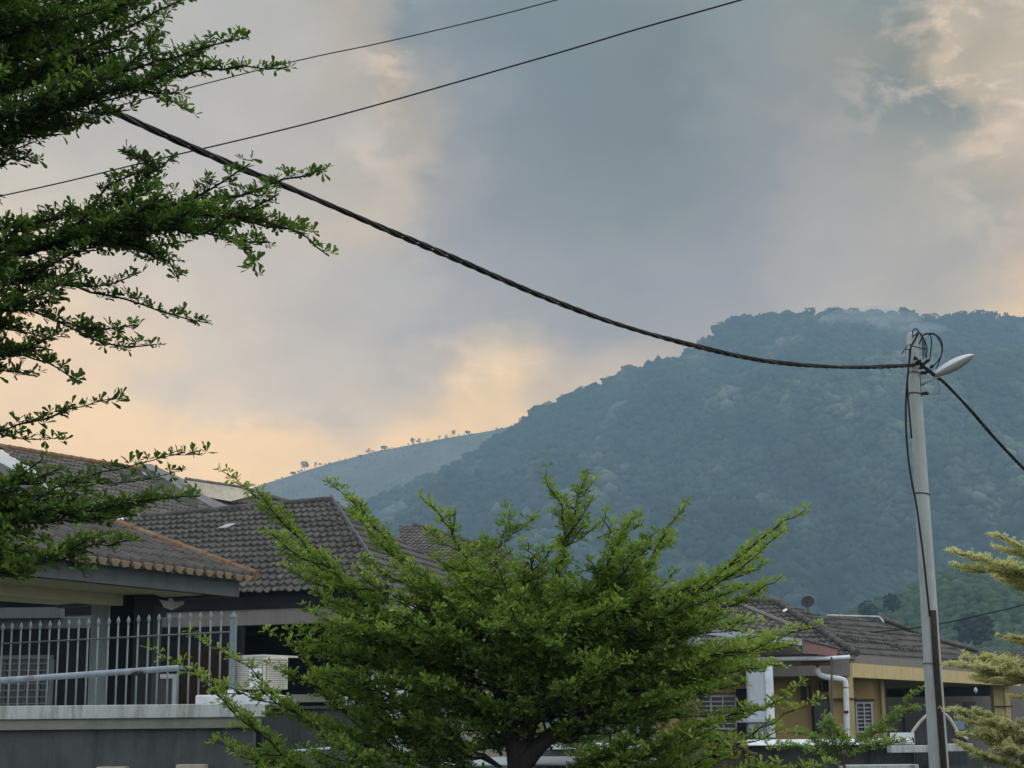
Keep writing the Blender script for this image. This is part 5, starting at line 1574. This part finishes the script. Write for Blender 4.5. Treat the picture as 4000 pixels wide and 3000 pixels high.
LM = [
    ([(1975, 2800), (1640, 2540), (1400, 2340), (1230, 2170), (1080, 2020), (960, 1900), (862, 1838)], -.7, .030, .24, 5, .60),
    ([(1960, 2700), (1760, 2400), (1560, 2180), (1420, 2000), (1280, 1880)], .5, .028, .24, 5, .60),
    ([(1960, 2500), (1860, 2280), (1760, 2080), (1700, 1990), (1642, 1938)], -.3, .022, .18, 3, .72),
    ([(1960, 2450), (1930, 2200), (1975, 2060), (1990, 1990)], .6, .02, .20, 3, .60),
    ([(2100, 2700), (2120, 2400), (2190, 2180), (2200, 2000), (2150, 1900), (2135, 1832)], .0, .028, .19, 4, .58),
    ([(2190, 2200), (2230, 2060), (2260, 1930), (2295, 1838)], .2, .016, .17, 2, .62),
    ([(2180, 2500), (2370, 2300), (2385, 2120), (2370, 2040), (2350, 1990)], -.3, .022, .18, 3, .62),
    ([(2380, 2300), (2420, 2120), (2460, 2040), (2490, 2010)], .2, .015, .16, 2, .62),
    ([(2250, 2750), (2420, 2450), (2520, 2250), (2600, 2080), (2692, 1945)], .3, .026, .17, 4, .62),
    ([(2300, 2740), (2500, 2450), (2760, 2280), (2920, 2150), (3020, 2080), (3160, 1978)], -.5, .03, .16, 4, .62),
    ([(2300, 2700), (2560, 2440), (2820, 2260), (2960, 2150), (3000, 2100)], .4, .022, .2, 4, .6),
    ([(2350, 2760), (2660, 2480), (2900, 2340), (3055, 2250)], -.2, .024, .2, 4, .6),
    ([(2350, 2760), (2700, 2600), (2900, 2540), (3050, 2490), (3215, 2446)], -.6, .024, .17, 4, .66),
    ([(2350, 2790), (2600, 2700), (2800, 2600), (2940, 2560)], .4, .022, .2, 4, .55),
    ([(2200, 2900), (2420, 2800), (2560, 2740), (2700, 2700)], -.5, .024, .18, 4, .5),
    ([(2200, 3150), (2550, 3060), (2800, 2940), (2900, 2895), (3060, 2800), (3205, 2725)], -.3, .022, .12, 3, .62),
    ([(2200, 3100), (2500, 2960), (2700, 2850), (2930, 2770), (3000, 2760), (3135, 2658)], .3, .022, .14, 4, .55),
    ([(2100, 3200), (2500, 3120), (2800, 3060), (3100, 3000), (3250, 2980)], -.2, .022, .2, 4, .5),
    # lower left
    ([(1950, 3250), (1500, 3120), (1200, 3010), (1050, 2900), (900, 2760), (750, 2620), (585, 2536)], -.9, .026, .14, 3, .60),
    ([(1950, 3200), (1600, 3080), (1420, 2960), (1250, 2850), (1100, 2730), (920, 2570), (738, 2470)], -.4, .026, .14, 4, .62),
    ([(1950, 3100), (1600, 2960), (1400, 2810), (1260, 2700), (1180, 2560), (1035, 2458)], .2, .024, .17, 4, .58),
    ([(1960, 2880), (1750, 2700), (1500, 2540), (1380, 2470), (1250, 2440)], -.3, .024, .18, 5, .62),
    ([(1960, 2850), (1700, 2620), (1480, 2480), (1300, 2370), (1270, 2360)], .5, .024, .2, 5, .55),
    ([(1960, 2800), (1700, 2500), (1500, 2400), (1300, 2250), (1120, 2120), (1020, 2085)], .1, .024, .18, 5, .58),
    ([(1960, 3000), (1700, 2900), (1560, 2760), (1480, 2640), (1400, 2600)], .7, .024, .2, 4, .5),
    ([(1960, 3300), (1500, 3240), (1200, 3120), (1050, 3010), (900, 2930)], -.6, .024, .2, 4, .55),
    ([(1960, 3300), (1600, 3200), (1350, 3080), (1150, 2960), (1000, 2850), (900, 2840)], .3, .024, .18, 4, .55),
    ([(1960, 3050), (1650, 2900), (1400, 2720), (1300, 2660), (1210, 2640)], .5, .02, .22, 5, .55),
    ([(1960, 3000), (1650, 2800), (1400, 2660), (1290, 2640), (1200, 2660)], -.6, .02, .22, 5, .55),
    ([(1960, 3150), (1600, 2990), (1350, 2870), (1150, 2800), (1020, 2790)], .1, .02, .22, 5, .55),
    ([(1960, 3350), (1550, 3200), (1250, 3050), (1080, 2980), (950, 2990)], -.3, .02, .24, 6, .55),
    ([(1960, 3400), (1650, 3250), (1450, 3080), (1300, 3000), (1180, 2940)], .5, .02, .24, 6, .5),
    ([(1960, 2950), (1750, 2720), (1550, 2620), (1380, 2560), (1280, 2500)], .3, .02, .22, 5, .5),
    ([(1960, 2700), (1780, 2480), (1600, 2350), (1400, 2300), (1280, 2290)], -.5, .02, .22, 5, .6),
    ([(2100, 3300), (2350, 3150), (2500, 3050), (2650, 2960), (2760, 2900)], .1, .02, .24, 6, .5),
    ([(2100, 3200), (2250, 3020), (2400, 2930), (2480, 2900)], -.5, .02, .24, 5, .45),
    ([(2200, 2900), (2500, 2700), (2700, 2640), (2850, 2630), (2990, 2600)], .1, .02, .22, 5, .6),
    ([(2150, 2650), (2350, 2450), (2560, 2350), (2720, 2300), (2850, 2290)], -.3, .02, .2, 5, .6),
    ([(1960, 3350), (1600, 3300), (1300, 3150), (1150, 3040), (1080, 2960)], .4, .02, .24, 5, .5),
    ([(1960, 3250), (1700, 3120), (1500, 3010), (1350, 2930), (1250, 2900)], -.5, .02, .24, 5, .5),
    ([(1960, 3150), (1800, 3000), (1620, 2900), (1500, 2860), (1400, 2780)], .6, .02, .24, 5, .45),
    ([(2100, 3300), (2400, 3200), (2650, 3080), (2800, 2980), (2900, 2960)], .4, .02, .24, 5, .45),
    ([(2100, 3200), (2350, 3050), (2550, 2930), (2700, 2850), (2780, 2820)], -.6, .02, .24, 5, .45),
    ([(2100, 3100), (2350, 2980), (2500, 2860), (2600, 2800)], .5, .02, .24, 5, .4),
    ([(2150, 2900), (2400, 2700), (2600, 2600), (2780, 2520)], .3, .02, .24, 5, .45),
    ([(1950, 2600), (1800, 2420), (1680, 2280), (1600, 2200)], -.5, .02, .24, 5, .5),
    ([(2150, 2600), (2300, 2380), (2450, 2260), (2560, 2200)], -.6, .02, .24, 5, .5),
    ([(2050, 2600), (2050, 2350), (2080, 2200), (2060, 2120)], -.6, .02, .22, 5, .5),
    ([(2000, 2600), (1850, 2350), (1820, 2200), (1880, 2120)], .5, .02, .22, 5, .5),
    ([(2150, 2700), (2500, 2560), (2700, 2420), (2800, 2360)], .6, .02, .22, 5, .5),
    ([(1950, 2750), (1650, 2640), (1420, 2580), (1250, 2560), (1130, 2520)], -.1, .02, .2, 5, .5),
]
for pts, dY, r0, tw, sub, tn in LM:
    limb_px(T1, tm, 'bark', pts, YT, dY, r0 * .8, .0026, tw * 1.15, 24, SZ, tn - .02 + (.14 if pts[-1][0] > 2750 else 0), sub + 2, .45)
# inner fill limbs in every direction
for i in range(98):
    a = rng.uniform(0, 2 * math.pi); elv = rng.uniform(-.3, 1.0)
    o0 = at(rng.uniform(1930, 2260), rng.uniform(2450, 2950), YT)
    Ln = rng.uniform(1.1, 2.0) * (1 - .35 * max(0, elv))
    dv = norm(np.array([math.cos(a) * 1.25, math.sin(a) * 1.0, elv * .75]))
    e = o0 + dv * Ln
    mb = MB()
    T1.spray(mb, spline([o0, o0 + dv * Ln * .5 + [0, 0, .10], e + [0, 0, .16]], 14), .012, .003, .26, 22, SZ, .34, .4, .2, 4)
    mb.build('branch', M['bark'], tm, smooth=True)
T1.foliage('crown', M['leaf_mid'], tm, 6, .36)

# --- paler tree behind it, showing between the limbs
YQ = 18.5
tb = at(2560, 3400, YQ)
tq = empty('pale_green_tree', (tb[0], YQ, 0), 'paler yellow-green tree standing behind the right side of the big tree', 'tree')
T2 = Tree()
MB().tube(spline([(tb[0], YQ, 0), at(2540, 3000, YQ), at(2500, 2750, YQ), at(2520, 2550, YQ)], 14), np.linspace(.09, .03, 14), 10).build('trunk', M['bark'], tq, smooth=True)
for pts, dY in [
    ([(2530, 2800), (2700, 2600), (2850, 2520), (3060, 2470)], -.6), ([(2530, 2850), (2700, 2680), (2900, 2600), (3060, 2610)], .5),
    ([(2530, 2700), (2620, 2500), (2760, 2440), (2980, 2425)], .2), ([(2520, 2700), (2450, 2480), (2420, 2360), (2440, 2300)], .3),
    ([(2520, 2800), (2640, 2560), (2660, 2450), (2700, 2400)], -.4), ([(2520, 2900), (2300, 2700), (2100, 2650), (2000, 2700)], .6),
    ([(2520, 2850), (2350, 2600), (2250, 2450), (2200, 2380)], 1.0),
    ([(2530, 3000), (2700, 2900), (2800, 2890), (2880, 2880)], .3),
    ([(2530, 3000), (2200, 2900), (1950, 2830), (1900, 2760)], .6),
]:
    limb_px(T2, tq, 'bark', pts, YQ - 1.5, dY, .016, .004, .26, 26, .062, .55, 6, .4)
T2.foliage('crown', M['leaf_pale'], tq, 6, .36)

# --- near tree at the left edge
YN = 9.0
tb = at(-900, 3000, YN)
tn_ = empty('left_edge_tree', (tb[0], YN, 0), 'near dark green tree reaching in from the left edge with layered branches', 'tree')
T3 = Tree()
MB().tube(spline([(tb[0], YN, 0), at(-880, 2500, YN), at(-860, 1500, YN), at(-840, 700, YN), at(-820, -200, YN)], 20), np.linspace(.17, .06, 20), 12).build('trunk', M['bark'], tn_, smooth=True)
LN = [  # pts, dY, r0, r1, twig, density, tone, sub, sparse
    ([(-850, 700), (-300, 420), (0, 352), (180, 262), (400, 150), (560, 70), (730, -10)], .3, .030, .007, .17, 15, .30, 5, 1),
    ([(-850, 500), (-300, 230), (0, 150), (250, 40), (450, -60), (700, -150)], -.2, .028, .007, .2, 14, .30, 6, 1),
    ([(-850, 600), (-300, 300), (50, 190), (300, 120), (520, 30), (640, -30)], .5, .026, .006, .2, 14, .32, 6, 1),
    ([(-850, 900), (-300, 640), (0, 530), (250, 420), (450, 350), (700, 290), (900, 262), (1128, 262)], .0, .030, .005, .14, 15, .30, 4, 1),
    ([(-850, 850), (-200, 560), (150, 400), (400, 300), (650, 235), (820, 180), (972, 145)], -.5, .026, .004, .13, 14, .28, 4, .9),
    ([(-850, 800), (-200, 480), (100, 340), (350, 230), (560, 160), (640, 130)], .4, .026, .006, .17, 14, .33, 5, 1),
    ([(-850, 900), (-200, 620), (100, 520), (250, 480), (390, 480)], .2, .024, .005, .14, 13, .28, 4, .9),
    ([(0, 540), (300, 400), (520, 350), (640, 390), (760, 430)], -.3, .016, .005, .12, 14, .30, 3, .9),
    ([(-850, 1000), (-250, 760), (0, 640), (60, 610), (150, 640)], .2, .022, .006, .18, 14, .28, 4, .9),
    ([(-850, 1250), (-200, 1090), (60, 1000), (350, 900), (560, 825), (780, 790), (950, 760), (1120, 700), (1268, 658)], .2, .040, .006, .15, 15, .26, 4, 1),
    ([(60, 1000), (400, 900), (650, 870), (850, 840), (1050, 870), (1180, 920), (1285, 1000)], .0, .022, .006, .16, 15, .34, 5, 1),
    ([(200, 940), (500, 900), (700, 900), (880, 930), (980, 1010), (1005, 1080)], -.3, .018, .006, .15, 15, .36, 4, 1),
    ([(60, 1000), (300, 950), (500, 960), (640, 1010), (700, 1088)], .3, .018, .006, .16, 15, .34, 5, 1),
    ([(-850, 1080), (-200, 930), (0, 895), (200, 860), (330, 830), (440, 720), (520, 680), (630, 655)], .4, .028, .006, .15, 14, .20, 3, .9),
    ([(330, 830), (480, 790), (560, 700), (600, 640), (480, 600)], .2, .012, .005, .12, 15, .16, 2, 1),
    ([(-850, 1350), (-200, 1120), (0, 1075), (200, 1105), (370, 1142), (520, 1180), (680, 1235), (815, 1262)], .2, .022, .005, .10, 14, .18, 2, .9),
    ([(-850, 1400), (-200, 1230), (0, 1205), (150, 1222), (300, 1290), (430, 1345), (612, 1345)], -.2, .022, .005, .13, 15, .20, 4, .9),
    ([(-850, 1300), (-200, 1180), (0, 1110), (120, 1090), (260, 1080), (330, 1060)], .3, .022, .006, .18, 15, .28, 5, 1),
    ([(-850, 1550), (-200, 1400), (0, 1385), (120, 1400), (230, 1440), (305, 1485)], .1, .022, .005, .14, 15, .28, 5, 1),
    ([(-850, 1500), (-250, 1330), (-60, 1360), (60, 1370), (180, 1385)], .3, .02, .005, .15, 15, .25, 4, 1),
    ([(-850, 1900), (-200, 1700), (0, 1680), (110, 1650), (240, 1610), (360, 1570), (482, 1532)], .1, .018, .003, .10, 11, .10, 2, .55),
    ([(-850, 2150), (-200, 2000), (0, 1985), (140, 1950), (260, 1890), (400, 1850), (480, 1830), (640, 1785), (805, 1770)], -.1, .020, .0025, .09, 12, .24, 2, .7),
    ([(-850, 2150), (-200, 2020), (0, 2000), (200, 1996), (400, 1990), (560, 1960), (780, 1938)], .2, .024, .005, .16, 15, .36, 4, 1),
    ([(-850, 2100), (-200, 1960), (0, 1900), (150, 1890), (280, 1900), (360, 1930)], .4, .022, .005, .14, 15, .30, 4, 1),
    ([(-850, 2350), (-250, 2200), (0, 2190), (160, 2180), (330, 2140), (530, 2108)], .0, .022, .005, .16, 16, .36, 5, 1),
    ([(-850, 2250), (-250, 2100), (-40, 2080), (60, 2080), (170, 2110)], .3, .022, .005, .2, 16, .40, 6, 1),
    ([(-850, 2350), (-250, 2180), (-60, 2160), (40, 2200), (140, 2230)], -.3, .022, .005, .16, 16, .36, 5, 1),
    ([(-850, 350), (-300, 110), (0, 60), (150, 10), (320, -60)], .2, .026, .006, .2, 15, .32, 6, 1),
    ([(-850, 450), (-300, 180), (0, 110), (160, 90), (330, 60), (430, 20)], -.4, .026, .006, .2, 15, .32, 6, 1),
    ([(-850, 700), (-300, 400), (0, 270), (150, 200), (330, 180), (470, 150)], .5, .026, .006, .2, 15, .30, 6, 1),
    ([(-850, 800), (-300, 560), (0, 450), (160, 380), (330, 330), (460, 300)], -.4, .026, .006, .18, 15, .30, 6, 1),
    ([(-850, 2000), (-250, 1960), (0, 1960), (120, 1935), (260, 1930)], .2, .02, .005, .14, 15, .34, 5, 1),
    ([(-850, 2200), (-250, 2090), (-30, 2050), (150, 2035), (300, 2040), (450, 2020)], .3, .02, .005, .15, 15, .36, 5, 1),
    ([(-850, 2400), (-250, 2240), (-60, 2230), (60, 2240), (150, 2215)], .2, .022, .005, .16, 16, .36, 5, 1),
    ([(-850, 2150), (-250, 2020), (-80, 2000), (40, 1990)], .3, .02, .005, .18, 15, .36, 5, 1),
    ([(-850, 1450), (-250, 1290), (-60, 1270), (80, 1290), (200, 1320)], .3, .02, .005, .16, 15, .28, 5, 1),
    ([(-850, 1150), (-250, 1020), (-40, 970), (100, 960), (240, 1000)], .4, .02, .005, .18, 15, .28, 5, 1),
    ([(-850, 1550), (-250, 1440), (-60, 1440), (60, 1450), (150, 1470)], .2, .02, .005, .14, 15, .28, 4, 1),
    ([(100, 2180), (220, 2185), (300, 2210), (345, 2255)], -.1, .010, .004, .06, 14, .25, 1, .9),
]
for pts, dY, r0, r1, tw, de, tn, sub, sp in LN:
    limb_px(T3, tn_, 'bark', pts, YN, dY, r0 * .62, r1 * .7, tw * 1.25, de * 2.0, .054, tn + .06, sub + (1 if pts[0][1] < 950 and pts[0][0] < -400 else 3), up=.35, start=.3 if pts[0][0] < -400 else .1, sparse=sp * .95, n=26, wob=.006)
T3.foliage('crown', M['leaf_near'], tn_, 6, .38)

# --- variegated tree at the right edge
YV = 19.0
tb = at(4480, 3200, YV)
tv = empty('variegated_tree', (tb[0], YV, 0), 'cream and yellow-green variegated tree reaching in from the right edge', 'tree')
T4 = Tree()
MB().tube(spline([(tb[0], YV, 0), at(4470, 2900, YV), at(4460, 2400, YV), at(4440, 1900, YV)], 14), np.linspace(.10, .03, 14), 10).build('trunk', M['bark_brown'], tv, smooth=True)
for pts, dY, tw, sub in [
    ([(4460, 2400), (4250, 2350), (4100, 2300), (3960, 2245), (3850, 2195), (3712, 2150)], -.6, .26, 5),
    ([(4460, 2400), (4250, 2380), (4100, 2330), (3980, 2290), (3880, 2250)], .3, .2, 4),
    ([(4460, 2300), (4250, 2230), (4120, 2190), (4000, 2140), (3868, 2092)], -.2, .2, 4),
    ([(4460, 2650), (4250, 2560), (4100, 2520), (4000, 2500), (3895, 2480)], -.1, .15, 3),
    ([(4460, 2800), (4200, 2690), (4000, 2650), (3850, 2620), (3690, 2600)], -.6, .25, 6),
    ([(4460, 2800), (4200, 2660), (4000, 2600), (3880, 2580), (3760, 2575)], .2, .22, 5),
    ([(4460, 2950), (4200, 2900), (4000, 2870), (3900, 2830), (3800, 2790), (3690, 2775)], -.5, .18, 5),
    ([(4460, 2950), (4200, 2920), (4000, 2900), (3900, 2870), (3840, 2850)], .3, .3, 6),
    ([(4460, 3000), (4200, 2960), (4000, 2930), (3880, 2890), (3760, 2870)], -.3, .25, 6),
    ([(4460, 3100), (4200, 3040), (4000, 3000), (3850, 2960), (3740, 2900)], -.2, .2, 5),
    ([(4460, 2850), (4200, 2780), (4080, 2740), (3990, 2730), (3940, 2720)], .5, .15, 4),
    ([(4460, 3200), (4150, 3140), (3950, 3080), (3850, 3010)], .0, .2, 5),
]:
    limb_px(T4, tv, 'bark_brown', pts, YV, dY, .014, .003, tw * 2.0, 55, .030, .62, sub + 3, .22, sparse=1.0)
T4.foliage('crown', M['leaf_var'], tv, 6, .42)

# --- young tree behind the pole
YY = 26.0
tb = at(3330, 3200, YY)
ty = empty('young_pale_tree', (tb[0], YY, 0), 'young tree with pale leaf tips growing up to the left of the lamp pole', 'tree')
T5 = Tree()
MB().tube(spline([(tb[0], YY, 0), at(3300, 3000, YY), at(3280, 2900, YY)], 10), np.linspace(.04, .015, 10), 8).build('trunk', M['bark_brown'], ty, smooth=True)
for pts, dY, tw in [
    ([(3290, 2980), (3380, 2900), (3450, 2830), (3520, 2770), (3560, 2720), (3618, 2690)], -.2, .26),
    ([(3290, 2980), (3340, 2900), (3420, 2860), (3500, 2860)], .3, .24), ([(3290, 2980), (3250, 2880), (3230, 2820), (3210, 2790)], .1, .22),
    ([(3290, 2980), (3200, 2900), (3140, 2870), (3070, 2860)], .2, .22), ([(3290, 2960), (3280, 2880), (3250, 2830), (3240, 2800)], -.2, .2),
    ([(3290, 2980), (3400, 2920), (3500, 2900), (3560, 2890)], -.3, .22), ([(3290, 2990), (3180, 2940), (3080, 2920), (3000, 2930)], -.3, .22),
]:
    limb_px(T5, ty, 'bark_brown', pts, YY, dY, .012, .004, tw, 22, .06, .5, 4, .5)
T5.foliage('crown', M['leaf_pale'], ty, 6, .40)

# ------------------------------------------------------------------ haze
hz = MB().box((-2600, -200, -1.0), (2600, 3000, 640)).build('haze', bpy.data.materials.new('haze'))
hm = hz.data.materials[0]; hm.use_nodes = True; t = hm.node_tree; t.nodes.clear()
pv = t.nodes.new('ShaderNodeVolumePrincipled')
pv.inputs['Density'].default_value = HAZE_D
pv.inputs['Color'].default_value = (0.46, 0.735, 0.97, 1)
pv.inputs['Anisotropy'].default_value = 0.0
oo = t.nodes.new('ShaderNodeOutputMaterial'); t.links.new(pv.outputs[0], oo.inputs['Volume'])
tag(hz, 'pale bluish evening haze over the valley and mountain', 'haze', None, 'stuff')

# drifting mist on the summit
V0, F0 = ICO[1]
V0, F0 = ico(4)
mm = MB()
for x, y, w, h in [(3330, 1250, 34, 16), (3420, 1240, 40, 15), (3270, 1262, 24, 13), (3500, 1252, 34, 12), (3370, 1275, 42, 15), (3580, 1290, 40, 10), (3440, 1262, 22, 16)]:
    c_ = at(x, y, 1955.0)
    mm.add(c_ + V0 * np.array([w, 16, h]), F0)
mo = mm.build('mist', bpy.data.materials.new('mist'))
mt_ = mo.data.materials[0]; mt_.use_nodes = True; t = mt_.node_tree; t.nodes.clear()
pv = t.nodes.new('ShaderNodeVolumePrincipled'); pv.inputs['Density'].default_value = 0.019; pv.inputs['Color'].default_value = (0.86, 0.90, 0.95, 1)
oo = t.nodes.new('ShaderNodeOutputMaterial'); t.links.new(pv.outputs[0], oo.inputs['Volume'])
tag(mo, 'thin patch of mist drifting over the summit trees', 'mist', None, 'stuff')
